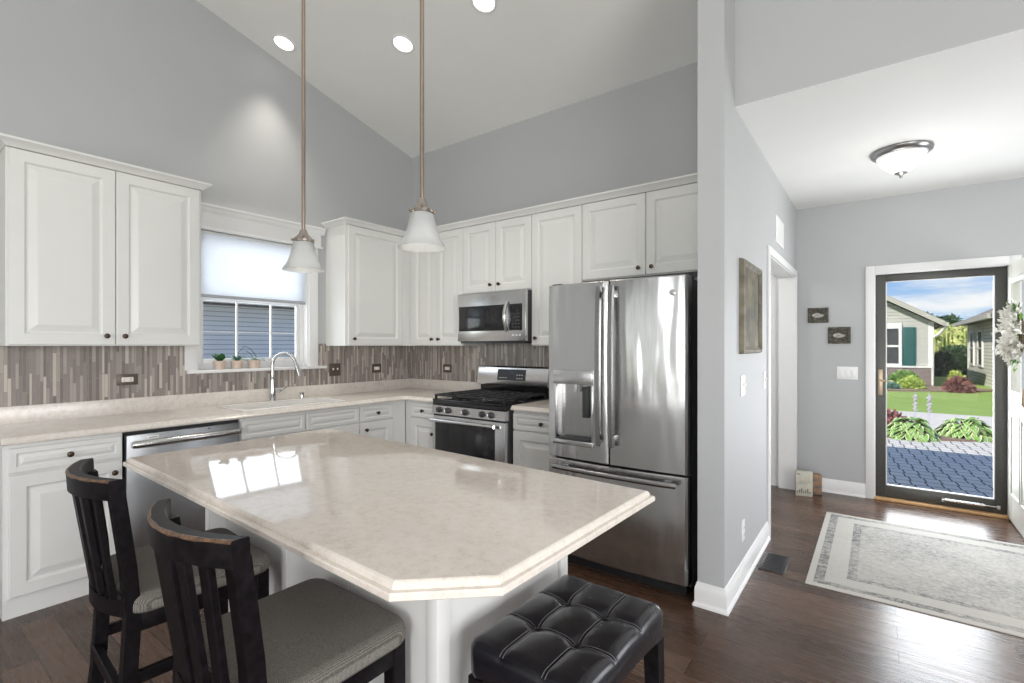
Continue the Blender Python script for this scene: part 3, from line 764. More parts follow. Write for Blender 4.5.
# potted plants on the sill
def pot(y, label, form, r=0.042, h=0.065):
    c = (-0.005, y, 1.19)
    t = thing('potted_plant', label, 'plant', c, group='potted plants on the window sill')
    m = MB(); m.lathe([(0, 0), (r * 0.82, 0), (r, h * 0.8), (r * 1.1, h * 0.8), (r * 1.12, h), (r * 0.98, h), (r * 0.95, h * 0.85), (0, h * 0.85)], c, seg=20)
    part('pot', m, 'terracotta_pale', t)
    part('soil', MB().lathe([(0, h * 0.855), (r * 0.94, h * 0.86), (r * 0.94, h * 0.855)], c, seg=16), 'soil', t)
    m = MB(); q = random.Random(int(-y * 100))
    def leaf(base, d, L, w, droop):
        d = Vector(d).normalized(); s = d.cross(UP).normalized(); n = 5; rows = []
        for i in range(n + 1):
            f = i / n; p = Vector(base) + d * L * f + UP * (-droop * f * f)
            ww = w * math.sin(math.pi * min(0.97, 0.1 + 0.87 * f)) + 0.0005
            rows.append([m.v(p - s * ww), m.v(p + UP * 0.004), m.v(p + s * ww)])
        for A, B in zip(rows, rows[1:]):
            m.f([A[0], A[1], B[1], B[0]]); m.f([A[1], A[2], B[2], B[1]])
    top = Vector(c) + UP * h * 0.9
    if form == 0:
        for k in range(5):
            a = k * 2.4; leaf(top, (math.cos(a) * 0.6, math.sin(a), 1.1), 0.085, 0.03, 0.01)
        part('leaves', m, 'leaf_dark', t, recalc=False)
    elif form == 1:
        for k in range(9):
            a = k * 2.4; leaf(top, (math.cos(a) * 0.6, math.sin(a), 0.8), 0.08 + 0.03 * q.random(), 0.011, 0.03)
        part('leaves', m, 'leaf_teal', t, recalc=False)
        part('stem', MB().tube([top, top + Vector((0, 0.01, 0.07)), top + Vector((0.01, 0.05, 0.12)), top + Vector((0.01, 0.10, 0.10)), top + Vector((0.01, 0.15, 0.03))], 0.0022, 6), 'leaf_dark', t)
    else:
        for k in range(5):
            a = k * 2.4 + 0.5; leaf(top, (math.cos(a) * 0.4, math.sin(a), 0.5), 0.10, 0.014, 0.05)
        part('leaves', m, 'leaf_dark', t, recalc=False)
        part('stem', MB().tube([top, top + Vector((0, -0.03, 0.06)), top + Vector((0.01, -0.07, 0.08))], 0.002, 6), 'leaf_dark', t)
pot(-1.955, 'first small pot from the left on the sill, with one broad dark green leaf', 0)
pot(-1.825, 'middle pot on the window sill, with narrow bluish leaves and an arching stem', 1)
pot(-1.690, 'third pot on the sill, nearest the faucet, with low drooping dark leaves', 2, 0.046)

# ------------------------------------------------------------------ outlets and switches of the backsplash
def plate(name, label, cat, wall, d, a, z, w, h, kind, pm='plate_white', im='plate_white', group=None, n=1):
    def P(aa, dd, zz): return {'left': (dd, aa, zz), 'back': (aa, -dd, zz)}[wall[0]]
    def bx(m, a0, a1, d0, d1, z0, z1, bev):
        if wall == 'left' or wall == 'hall': m.box(d + d0, d + d1, a0, a1, z0, z1, bev)
        elif wall == 'back': m.box(a0, a1, -d - d1, -d - d0, z0, z1, bev)
        else: m.box(a0, a1, FY - d1, FY - d0, z0, z1, bev)
    loc = {'left': (d, a, z), 'hall': (d, a, z), 'back': (a, -d, z), 'front': (a, FY, z)}[wall]
    t = thing(name, label, cat, loc, group=group)
    m = MB(); bx(m, a - w / 2, a + w / 2, 0, 0.006, z - h / 2, z + h / 2, 0.0025); part('cover_plate', m, pm, t)
    if kind == 'outlet_flat':
        m = MB(); bx(m, a - 0.033, a + 0.033, 0.005, 0.009, z - 0.016, z + 0.016, 0.002); o = part('receptacle', m, im, t)
        for q in (-0.018, 0.018):
            for e_ in (-0.006, 0.006):
                m = MB(); bx(m, a + q - 0.004, a + q + 0.004, 0.0085, 0.0095, z + e_ - 0.0012, z + e_ + 0.0012, 0); part('slot', m, 'black_plastic', o)
    elif kind == 'outlet':
        for q in (-0.02, 0.02):
            m = MB(); bx(m, a - 0.016, a + 0.016, 0.005, 0.009, z + q - 0.013, z + q + 0.013, 0.003); o = part('receptacle', m, im, t)
            for e_ in (-0.006, 0.006):
                m = MB(); bx(m, a + e_ - 0.001, a + e_ + 0.001, 0.0085, 0.0095, z + q - 0.004, z + q + 0.005, 0); part('slot', m, 'black_plastic', o)
    elif kind == 'toggle':
        for k in range(n):
            q = (k - (n - 1) / 2) * 0.046
            m = MB(); bx(m, a + q - 0.005, a + q + 0.005, 0.005, 0.018, z - 0.004, z + 0.016, 0.002); part('toggle', m, im, t)
    elif kind == 'rocker':
        for k in range(n):
            q = (k - (n - 1) / 2) * 0.046
            m = MB(); bx(m, a + q - 0.016, a + q + 0.016, 0.005, 0.009, z - 0.033, z + 0.033, 0.003); part('rocker', m, im, t)
    return t
plate('power_outlet', 'bronze outlet lying sideways on mosaic tile below the left wall cabinet', 'outlet', 'left', 0.010, -2.545, 1.143, 0.118, 0.075, 'outlet_flat', 'plate_bronze', 'outlet_cream')
plate('light_switch', 'bronze two-toggle switch plate on mosaic tile right of the window', 'switch', 'left', 0.010, -0.955, 1.148, 0.118, 0.118, 'toggle', 'plate_bronze', 'outlet_cream', n=2)
plate('power_outlet', 'small bronze outlet on mosaic tile close to the room corner', 'outlet', 'left', 0.010, -0.477, 1.143, 0.115, 0.09, 'outlet_flat', 'plate_bronze', 'outlet_cream')
plate('power_outlet', 'bronze framed outlet on mosaic tile left of the range', 'outlet', 'back', 0.010, 0.558, 1.140, 0.118, 0.085, 'outlet_flat', 'plate_bronze', 'outlet_cream')

# ------------------------------------------------------------------ dishwasher
def dishwasher():
    a0, a1, f = -2.724, -2.09, 0.632
    t = thing('dishwasher', 'grey stainless dishwasher built in under the counter', 'dishwasher', (0.3, -2.4, 0))
    part('tub', MB().box(0.03, f - 0.03, a0 + .003, a1 - .003, 0.09, 0.872), 'black_plastic', t)
    d = part('door', MB().box(f - 0.03, f, a0 + 0.006, a1 - 0.006, 0.10, 0.853, 0.004), 'dishwasher_steel', t)
    m = MB(); m.tube([(f + 0.042, a0 + 0.022, 0.800), (f + 0.042, a0 + 0.036, 0.800), (f + 0.042, a1 - 0.036, 0.800), (f + 0.042, a1 - 0.022, 0.800)], [0.016, 0.021, 0.021, 0.016], 12)
    m.tube([(f - 0.002, a0 + 0.07, 0.803), (f + 0.04, a0 + 0.07, 0.803)], 0.010, 8); m.tube([(f - 0.002, a1 - 0.07, 0.803), (f + 0.04, a1 - 0.07, 0.803)], 0.010, 8)
    part('handle', m, 'bright_steel', d)
    b = part('badge', MB().box(f - .001, f + 0.003, a0 + 0.105, a0 + 0.165, 0.818, 0.838, 0.004), 'plate_white', d)
    m = MB()
    for k in range(4): m.box(f + 0.0025, f + 0.0035, a0 + 0.115 + k * 0.0105, a0 + 0.122 + k * 0.0105, 0.8265, 0.8305)
    part('badge_lettering', m, 'black_plastic', b)
    part('vent_slot', MB().box(f - .001, f + 0.001, a1 - 0.20, a1 - 0.185, 0.834, 0.840), 'black_plastic', d)
    part('toe_kick', MB().box(0.05, 0.56, a0 + .003, a1 - .003, 0, 0.09), 'black_plastic', t)
dishwasher()

# ------------------------------------------------------------------ range
def cook_range():
    x0, x1 = 1.05, 1.832
    t = thing('gas_range', 'stainless gas range with black grates and raised back panel', 'range', (1.44, -0.35, 0))
    part('body', MB().box(x0, x1, -0.655, -0.013, 0.03, 0.905, 0.003), 'dark_side', t)
    m = MB(); m.box(x0 - 0.002, x1 + 0.002, -0.70, -0.085, 0.903, 0.922, 0.006); ct = part('cooktop', m, 'black_enamel', t)
    # sloped control fascia
    m = MB(); m.prism([(-0.65, 0.796), (-0.710, 0.798), (-0.697, 0.868), (-0.65, 0.872)], lambda p, s: (s, p[0], p[1]), x0, x1)
    cp = part('control_panel', m, 'bright_steel', t)
    part('trim_strip', MB().box(x0, x1, -0.700, -0.65, 0.870, 0.904, 0.004), 'black_enamel', t)
    n = Vector((0, -0.112, 0.015)).normalized()
    for xx in (1.135, 1.235, 1.425, 1.605, 1.695):
        m = MB(); m.lathe([(0, 0), (0.026, 0), (0.026, 0.004), (0.021, 0.008), (0.0195, 0.030), (0.016, 0.036), (0, 0.037)], (xx, -0.703, 0.833), n, 18)
        k = part('knob', m, 'dark_side', cp)
        part('grip', MB().box(xx - 0.005, xx + 0.005, -0.752, -0.738, 0.817, 0.851, 0.002), 'bright_steel', k)
    part('gap_shade_strip', MB().box(x0 + .004, x1 - .004, -0.69, -0.655, 0.780, 0.798), 'black_plastic', t)  # black strip filling the gap, its shade put in as colour
    # burners and grates
    for xx in (1.20, 1.44, 1.68):
        for yy in ((-0.54, -0.24) if xx != 1.44 else (-0.39,)):
            m = MB(); m.lathe([(0, 0), (0.055, 0), (0.055, 0.006), (0.04, 0.012), (0.036, 0.019), (0, 0.021)], (xx, yy, 0.921), seg=20); part('burner', m, 'cast_iron', ct)
    for k in range(3):
        a, b = x0 + 0.015 + k * 0.2525, x0 + 0.262 + k * 0.2525
        m = MB(); z0, z1 = 0.946, 0.962
        for yy in (-0.685, -0.105): m.box(a, b, yy - 0.007, yy + 0.007, z0, z1, 0.003)
        for xx in (a + 0.007, b - 0.007, (a + b) / 2): m.box(xx - 0.007, xx + 0.007, -0.685, -0.105, z0, z1, 0.003)
        for yy in (-0.585, -0.49, -0.395, -0.30, -0.205): m.box(a, b, yy - 0.006, yy + 0.006, z0, z1 + 0.002, 0.003)
        for xx in (a + 0.008, b - 0.008):
            for yy in (-0.68, -0.395, -0.11): m.box(xx - 0.008, xx + 0.008, yy - 0.008, yy + 0.008, 0.921, z0)
        part('grate', m, 'cast_iron', ct)
    # back panel
    part('back_riser', MB().box(x0 + .01, x1 - .01, -0.075, -0.013, 0.90, 1.02), 'black_enamel', t)
    m = MB(); m.prism([(-0.013, 1.005), (-0.105, 1.012), (-0.112, 1.03), (-0.088, 1.172), (-0.07, 1.186), (-0.013, 1.186)], lambda p, s: (s, p[0], p[1]), x0 - 0.004, x1 + 0.004)
    bp = part('back_panel', m, 'bright_steel', t)
    def on(z): return -0.112 + (z - 1.03) / 0.142 * 0.024
    def slab(xa, xb, za, zb, d): return MB().prism([(on(za) + .002, za), (on(za) - d, za), (on(zb) - d, zb), (on(zb) + .002, zb)], lambda p, s: (s, p[0], p[1]), xa, xb)
    dp = part('display_panel', slab(1.285, 1.60, 1.058, 1.158, 0.003), 'dark_side', bp)
    part('clock', slab(1.42, 1.475, 1.118, 1.143, 0.0042), 'clock_display', dp)
    m = MB()
    for i in range(3):
        for j in range(2):
            q = slab(1.505 + i * 0.026, 1.517 + i * 0.026, 1.075 + j * 0.03, 1.083 + j * 0.03, 0.0042); m.merge(q.bm)
    for i in range(4):
        q = slab(1.31 + i * 0.024, 1.322 + i * 0.024, 1.078, 1.084, 0.0042); m.merge(q.bm)
    part('buttons', m, 'plate_white', dp)
    # oven door
    m = MB(); m.box(x0 + .002, x1 - .002, -0.698, -0.655, 0.205, 0.782, 0.006); d = part('oven_door', m, 'bright_steel', t)
    part('window', MB().box(x0 + 0.03, x1 - 0.10, -0.7005, -0.69, 0.27, 0.728, 0.004), 'black_enamel', d)
    m = MB(); pts = [(x0 + 0.03 + k / 10 * (x1 - x0 - 0.10), -0.752 - 0.006 * math.sin(k / 10 * math.pi), 0.752) for k in range(11)]
    m.tube(pts, 0.016, 12)
    m.tube([(x0 + 0.06, -0.695, 0.752), (x0 + 0.06, -0.75, 0.752)], 0.011, 8); m.tube([(x1 - 0.10, -0.695, 0.752), (x1 - 0.10, -0.75, 0.752)], 0.011, 8)
    part('handle', m, 'bright_steel', d)
    part('storage_drawer', MB().box(x0 + .002, x1 - .002, -0.695, -0.655, 0.06, 0.198, 0.006), 'bright_steel', t)
    m = MB()
    for xx in (x0 + 0.05, x1 - 0.05):
        for yy in (-0.6, -0.1): m.lathe([(0, 0), (0.018, 0), (0.018, 0.035), (0, 0.035)], (xx, yy, 0), seg=12)
    part('feet', m, 'black_plastic', t)
cook_range()

# ------------------------------------------------------------------ microwave
def microwave():
    x0, x1, y, z0, z1 = 1.062, 1.812, -0.40, 1.405, 1.834
    t = thing('microwave', 'stainless over-the-range microwave under the short wall cabinet', 'microwave', (1.44, -0.2, z0))
    part('case', MB().box(x0 + .002, x1 - .002, y + 0.03, -0.012, z0, z1 - .002, 0.003), 'dark_side', t)
    m = MB(); m.box(x0, x1, y, y + 0.034, z0 + 0.006, z1 - .002, 0.006); f = part('front', m, 'bright_steel', t)
    part('window', MB().box(x0 + 0.018, x0 + 0.53, y - 0.003, y + 0.005, z0 + 0.095, z1 - 0.115, 0.002), 'black_enamel', f)
    c = part('control_panel', MB().box(x0 + 0.585, x1 - 0.035, y - 0.003, y + 0.005, z0 + 0.095, z1 - 0.115, 0.002), 'black_enamel', f)
    m = MB()
    for i in range(3):
        for j in range(5): m.box(x0 + 0.612 + i * 0.03, x0 + 0.630 + i * 0.03, y - 0.0042, y - 0.0025, z0 + 0.115 + j * 0.028, z0 + 0.127 + j * 0.028)
    part('keypad', m, 'dark_side', c)
    m = MB()
    for i in range(3): m.box(x0 + 0.615 + i * 0.034, x0 + 0.632 + i * 0.034, y - 0.002, y + 0.004, z0 + 0.05, z0 + 0.062)
    part('buttons', m, 'plate_white', f)
    m = MB(); pts = [(x0 + 0.565, y - 0.012 - 0.036 * math.sin(k / 10 * math.pi), z0 + 0.088 + k / 10 * 0.25) for k in range(11)]
    m.tube(pts, 0.013, 10, flat=1.2); part('handle', m, 'bright_steel', f)
    b = MB(); b.lathe([(0, 0), (0.011, 0), (0.011, 0.003), (0, 0.0032)], (x0 + 0.30, y + .001, z1 - 0.055), (0, -1, 0), 18); part('badge', b, 'pewter', f)
    part('vent_grille', MB().box(x0 + 0.02, x1 - 0.02, y + 0.02, -0.02, z0 - 0.012, z0 + .001), 'black_plastic', t)
microwave()

# ------------------------------------------------------------------ fridge
def fridge():
    x0, x1, xc = 2.398, 3.282, 2.832
    ZT, ZB = 1.757, 0.672
    t = thing('refrigerator', 'stainless french-door refrigerator with water dispenser beside the partition wall', 'refrigerator', (2.85, -0.5, 0))
    part('case', MB().box(x0 + 0.004, x1 - 0.004, -0.895, -0.03, 0.035, 1.745, 0.004), 'dark_side', t)
    def bul(x):
        u = (x - (x0 + x1) / 2) / ((x1 - x0) / 2); return -0.988 - 0.024 * (1 - u * u)
    def curved(xs, zs, skip=None, yb=-0.905):
        m = MB(); F = {}; 
        rx = 0.014
        def yy(i, x):
            y = bul(x)
            if i in (0, len(xs) - 1): y += rx
            return y
        for i, x in enumerate(xs):
            for j, z in enumerate(zs): F[i, j] = m.v((x, yy(i, x) + (0.006 if j in (0, len(zs) - 1) else 0), z))
        for i in range(len(xs) - 1):
            for j in range(len(zs) - 1):
                if skip and skip(xs[i], xs[i + 1], zs[j], zs[j + 1]): continue
                m.f([F[i, j], F[i + 1, j], F[i + 1, j + 1], F[i, j + 1]])
        per = [(i, 0) for i in range(len(xs))] + [(len(xs) - 1, j) for j in range(1, len(zs))] + [(i, len(zs) - 1) for i in range(len(xs) - 2, -1, -1)] + [(0, j) for j in range(len(zs) - 2, 0, -1)]
        Bv = {k: m.v((xs[k[0]], yb, zs[k[1]])) for k in per}
        for a, b in zip(per, per[1:] + per[:1]): m.f([F[a], Bv[a], Bv[b], F[b]])
        m.f([Bv[k] for k in per]); return m, F
    def spread(a, b, n): return [a, a + 0.012] + [a + 0.012 + (b - a - 0.024) * k / n for k in range(1, n)] + [b - 0.012, b]
    RX0, RX1, RZ0, RZ1 = 2.465, 2.725, 0.79, 1.135
    xs = sorted(set([x0, x0 + 0.012, RX0, 2.53, 2.595, 2.66, RX1, 2.77, 2.805, xc - 0.002]))
    zs = [ZB, ZB + 0.006, RZ0, RZ1, 1.4, ZT - 0.006, ZT]
    m, F = curved(xs, zs, lambda a, b, c, d: a >= RX0 - 1e-6 and b <= RX1 + 1e-6 and c >= RZ0 - 1e-6 and d <= RZ1 + 1e-6)
    ld = part('left_door', m, 'fridge_steel', t)
    # dispenser: control plate, recess, tray, paddle
    m = MB(); yb = -0.945
    q = [(RX0, RZ0), (RX1, RZ0), (RX1, RZ1), (RX0, RZ1)]
    fr_ = [m.v((x, bul(x), z)) for x, z in q]; bk = [m.v((x + (0.012 if x == RX0 else -0.012), yb, z)) for x, z in q]
    for k in range(4): m.f([fr_[k], fr_[(k + 1) % 4], bk[(k + 1) % 4], bk[k]])
    m.f(bk); rc = part('dispenser_recess', m, 'steel', ld, recalc=False)
    m = MB()
    for xa, xb, za, zb, pr_ in ((RX0 - 0.008, RX1 + 0.008, RZ1, 1.222, 0.008), (RX0 - 0.008, RX1 + 0.008, RZ0 - 0.03, RZ0, 0.012), (RX0 - 0.008, RX0 + 0.004, RZ0, RZ1, 0.006), (RX1 - 0.004, RX1 + 0.008, RZ0, RZ1, 0.006)):
        y_ = min(bul(xa), bul(xb)); m.box(xa, xb, y_ - pr_, y_ + 0.03, za, zb, 0.003)
    dp = part('dispenser_panel', m, 'bright_steel', ld)
    m = MB(); y_ = bul(RX0) - 0.0225
    for k in range(6): m.box(2.50 + k * 0.036, 2.512 + k * 0.036, y_ - 0.0005, y_ + 0.004, 1.150, 1.158)
    part('dispenser_buttons', m, 'pewter', dp)
    part('dispenser_paddle', MB().box(2.645, 2.69, -0.985, -0.955, 0.93, 1.12, 0.004), 'dark_side', ld)
    part('dispenser_spout', MB().lathe([(0, 0), (0.014, 0), (0.016, 0.05), (0, 0.05)], (2.60, -0.975, 1.085), seg=14), 'chrome', ld)
    part('drip_tray', MB().box(RX0 + 0.02, RX1 - 0.02, -1.0, -0.95, RZ0, RZ0 + 0.012, 0.003), 'dark_side', ld)
    m, F = curved(spread(xc + 0.002, x1, 8), [ZB, ZB + 0.006, 1.0, 1.4, ZT - 0.006, ZT]); rd = part('right_door', m, 'fridge_steel', t)
    m = MB(); c = (3.205, bul(3.205), 1.663)
    m.lathe([(0, 0.004), (0.0155, 0.004), (0.017, 0.003), (0.017, -0.004)], c, (0.0, -1, 0), 20); bd = part('badge', m, 'pewter', rd)
    m = MB()
    for k in range(4):
        a = R(45 + 90 * k); m.lathe([(0, 0.0015), (0.004, 0.001), (0.0045, 0)], (c[0] + 0.0085 * math.cos(a), c[1] - 0.0035, c[2] + 0.0085 * math.sin(a)), (0, -1, 0), 8)
    part('badge_emblem', m, 'plate_white', bd)
    m, F = curved(spread(x0, x1, 12), [0.075, 0.081, 0.3, 0.5, 0.655, 0.661]); fd = part('freezer_drawer', m, 'fridge_steel', t)
    for par, xx in ((ld, xc - 0.042), (rd, xc + 0.036)):
        m = MB(); n = 14; rows = []
        y_ = bul(xx)
        for k in range(n + 1):
            f = k / n; z = 0.785 + f * 0.935
            d = 0.050 + 0.012 * math.sin(f * math.pi)
            if k in (0, n): d -= 0.006
            w = 0.019
            rows.append([(xx - w, y_ - d + 0.012, z), (xx - w * 0.7, y_ - d - 0.004, z), (xx + w * 0.7, y_ - d - 0.004, z), (xx + w, y_ - d + 0.012, z), (xx + w * 0.6, y_ - d + 0.022, z), (xx - w * 0.6, y_ - d + 0.022, z)])
        m.loft(rows)
        for z in (0.83, 1.675): m.box(xx - 0.012, xx + 0.012, y_ - 0.045, y_ + 0.004, z - 0.022, z + 0.022, 0.004)
        part('handle', m, 'handle_steel', par)
    m = MB(); pts = [(2.475 + k / 12 * 0.76, bul(2.475 + k / 12 * 0.76) - 0.050 - (0.0 if k not in (0, 12) else -0.004), 0.622) for k in range(13)]
    m.tube(pts, 0.0165, 12)
    for xx in (2.53, 3.18): m.box(xx - 0.02, xx + 0.02, bul(xx) - 0.045, bul(xx) + 0.008, 0.612, 0.632, 0.004)
    part('handle', m, 'handle_steel', fd)
    for xx in (x0 + 0.05, x1 - 0.05): part('hinge_cover', MB().box(xx - 0.035, xx + 0.035, -0.96, -0.80, 1.744, 1.768, 0.006), 'dark_side', t)
    part('base_grille', MB().box(x0 + 0.02, x1 - 0.02, -0.93, -0.86, 0.0, 0.07), 'black_plastic', t)
fridge()

# ------------------------------------------------------------------ island
def offset(poly, d):
    n = len(poly); out = []
    for i in range(n):
        p0, p1, p2 = Vector(poly[i - 1]), Vector(poly[i]), Vector(poly[(i + 1) % n])
        a = (p1 - p0).normalized(); b = (p2 - p1).normalized()
        na = Vector((-a.y, a.x)); nb = Vector((-b.y, b.x))
        k = na + nb; k = k / k.dot(na) if k.length else na
        out.append(p1 + k * d)
    return out
def island():
    C0 = (2.60, -2.57, 0); ROT = R(-2.0)
    top = [(-0.965, -0.462), (0.764, -0.448), (0.920, -0.294), (0.918, 0.462), (-0.980, 0.478)]
    t = thing('island_countertop', 'polished beige speckled stone island top with a clipped corner', 'countertop', (C0[0], C0[1], 0), ROT, local=True)
    lay = [(0.002, 0.880), (0.0, 0.882), (0.0, 0.893), (0.0025, 0.8965), (0.007, 0.8972), (0.0125, 0.8978), (0.0130, 0.9000), (0.0115, 0.902), (0.013, 0.907), (0.016, 0.911), (0.020, 0.9136), (0.023, 0.914)]
    m = MB(); m.loft([[(p.x, p.y, z) for p in offset(top, d)] for d, z in lay])
    part('slab', m, 'island_stone', t, smooth=20)
    t = thing('island_cabinet', 'white panelled island cabinet under the beige stone top', 'cabinet', (C0[0], C0[1], 0), ROT, local=True)
    X0, X1, Y0, Y1, Z1 = -0.885, 0.615, -0.185, 0.425, 0.880
    part('carcass', MB().box(X0 + .014, X1 - .014, Y0 + .014, Y1 - .014, 0.0, Z1), 'cabinet_white', t)
    def posts(x, y): return MB().box(x - 0.022, x + 0.022, y - 0.022, y + 0.022, 0.0, Z1, 0.004)
    for x in (X0 + .02, X1 - .02):
        for y in (Y0 + .02, Y1 - .02): part('corner_post', posts(x, y), 'cabinet_white', t)
    xs = [X0 + 0.04, -0.67, -0.16, 0.22, X1 - 0.04]
    flat = [(0, -0.002), (0.002, 0)]
    for a, b in zip(xs, xs[1:]):
        part('side_panel', MB().panel((a + .0015, Y0 + .014, 0.09), (1, 0, 0), (0, 0, 1), b - a - .003, Z1 - 0.09, 0.012, flat), 'cabinet_white', t)
    part('end_panel', MB().panel((X1 - .014, Y0 + 0.045, 0.09), (0, 1, 0), (0, 0, 1), Y1 - Y0 - 0.09, Z1 - 0.09, 0.006, [(0, -0.002), (0.002, 0)]), 'cabinet_white', t)
    part('end_panel', MB().panel((X0 + .014, Y1 - 0.045, 0.09), (0, -1, 0), (0, 0, 1), Y1 - Y0 - 0.09, Z1 - 0.09, 0.006, [(0, -0.002), (0.002, 0)]), 'cabinet_white', t)
    m = MB(); m.box(X0 - 0.004, X1 + 0.004, Y0 - 0.004, Y1 + 0.004, 0, 0.085, 0.005); part('plinth', m, 'cabinet_white', t)
    for a, b in ((X0 + .05, -0.14), (-0.135, X1 - .05)):
        d = part('door', MB().panel((b, Y1 - .014, 0.10), (-1, 0, 0), (0, 0, 1), b - a, Z1 - 0.13, 0.019, RAISED), 'cabinet_white', t)
        part('knob', MB().lathe(KNOB, (b - 0.05, Y1 + .004, 0.72), (0, 1, 0), 16), 'bronze', d)
island()

# ------------------------------------------------------------------ counter stools
def rrect(w, d, r, n=5):
    o = []
    for cx, cy, a0 in ((w / 2 - r, d / 2 - r, 0), (-w / 2 + r, d / 2 - r, 90), (-w / 2 + r, -d / 2 + r, 180), (w / 2 - r, -d / 2 + r, 270)):
        for k in range(n + 1):
            a = R(a0 + 90 * k / n); o.append((cx + r * math.cos(a), cy + r * math.sin(a)))
    return o
def cushion(m, w, d, z0, z1, r, er, crown_, yo=0.0):
    outs = []
    for ins, z in [(0.004, z0), (0, z0 + 0.006), (0, z1 - er)] + [(er * (1 - math.cos(R(a))), z1 - er + er * math.sin(R(a))) for a in (25, 50, 75, 90)]:
        outs.append([(x, y + yo, z) for x, y in rrect(w - 2 * ins, d - 2 * ins, max(0.01, r - ins))])
    for k in (0.75, 0.5, 0.25):
        outs.append([(x * k, y * k + yo, z1 + crown_ * (1 - k * k)) for x, y in rrect(w - 2 * er, d - 2 * er, max(0.01, r - er))])
    m.loft(outs)
def bar_stool(label, loc, rotz=0.0):
    t = thing('counter_stool', label, 'stool', loc, rotz, 'slat-back counter stools at the island', local=True)
    # seat front at y=+0.2, back at y=-0.2
    m = MB(); cushion(m, 0.44, 0.40, 0.612, 0.664, 0.055, 0.028, 0.012, 0.0); part('seat', m, 'seat_tweed', t, smooth=60)
    m = MB()
    m.box(-0.198, 0.198, 0.145, 0.180, 0.555, 0.615, 0.003); m.box(-0.19, 0.19, -0.185, -0.155, 0.555, 0.615, 0.003)
    m.box(-0.198, -0.165, -0.17, 0.17, 0.555, 0.615, 0.003); m.box(0.165, 0.198, -0.17, 0.17, 0.555, 0.615, 0.003)
    part('apron', m, 'dark_wood', t)
    for sx in (-1, 1):
        part('leg', MB().bar((sx * 0.180, 0.172, 0), (sx * 0.180, 0.168, 0.613), 0.042, 0.042, 0.004, (0, 1, 0)), 'dark_wood', t)
        m = MB(); path = [(-0.235, 0.0), (-0.200, 0.32), (-0.185, 0.60), (-0.195, 0.74), (-0.222, 0.962)]
        w, d = 0.021, 0.018
        m.loft([[(sx * 0.178 + a * w, y + b * d, z) for a, b in ((-1, -1), (1, -1), (1, 1), (-1, 1))] for y, z in path])
        part('rear_leg', m, 'dark_wood', t)
        part('stretcher', MB().bar((sx * 0.183, -0.20, 0.42), (sx * 0.18, 0.17, 0.42), 0.022, 0.035, 0.003), 'dark_wood', t)
    part('footrest', MB().bar((-0.18, 0.172, 0.24), (0.18, 0.172, 0.24), 0.026, 0.042, 0.003), 'dark_wood', t)
    part('stretcher', MB().bar((-0.187, -0.208, 0.38), (0.187, -0.208, 0.38), 0.022, 0.035, 0.003), 'dark_wood', t)
    # curved top rail, hollow towards the seat
    def arc(u): return -0.222 - 0.058 * (1 - u * u)
    m = MB(); n = 16; rows = []
    for k in range(n + 1):
        u = -1 + 2 * k / n; x = u * 0.200; y = arc(u)
        rows.append([(x, y - 0.018, 0.945), (x, y + 0.016, 0.945), (x, y + 0.014, 0.996), (x, y + 0.011, 1.0), (x, y - 0.017, 1.0), (x, y - 0.021, 0.996)])
    m.loft(rows); tr = part('top_rail', m, 'dark_wood', t)
    rows = []
    for k in range(n + 1):
        u = -1 + 2 * k / n; x = u * 0.199; y = arc(u)
        wv = 0.0022 + 0.0014 * math.sin(k * 2.1)
        rows.append([(x, y - 0.0212, 0.996 - wv), (x, y - 0.0222, 0.9965), (x, y - 0.0172, 1.0008), (x, y - 0.0172 + wv, 1.0006), (x, y - 0.018, 0.997)])
    part('worn_edge', MB().loft(rows), 'worn_edge', tr, label='brown worn edge')
    # lower back rail, straight, and the upright slats
    rows = []
    def arc2(u): return -0.192 - 0.045 * (1 - u * u)
    for k in range(n + 1):
        u = -1 + 2 * k / n; x = u * 0.172; y = arc2(u)
        rows.append([(x, y - 0.011, 0.598), (x, y + 0.011, 0.598), (x, y + 0.011, 0.646), (x, y - 0.011, 0.646)])
    part('lower_rail', MB().loft(rows), 'dark_wood', t)
    for k in range(5):
        u = -0.66 + 1.32 * k / 4
        part('slat', MB().bar((u * 0.168, arc2(u), 0.64), (u * 0.185, arc(u) - 0.002, 0.95), 0.046, 0.015, 0.002, (0, 1, 0)), 'dark_wood', t)
    return t
bar_stool('dark wooden slat-back counter stool at the near corner of the island, biggest in view', (2.912, -2.985, 0))
bar_stool('dark wooden slat-back counter stool behind the nearer one, by the dishwasher end', (2.222, -2.985, 0), R(-3.5))

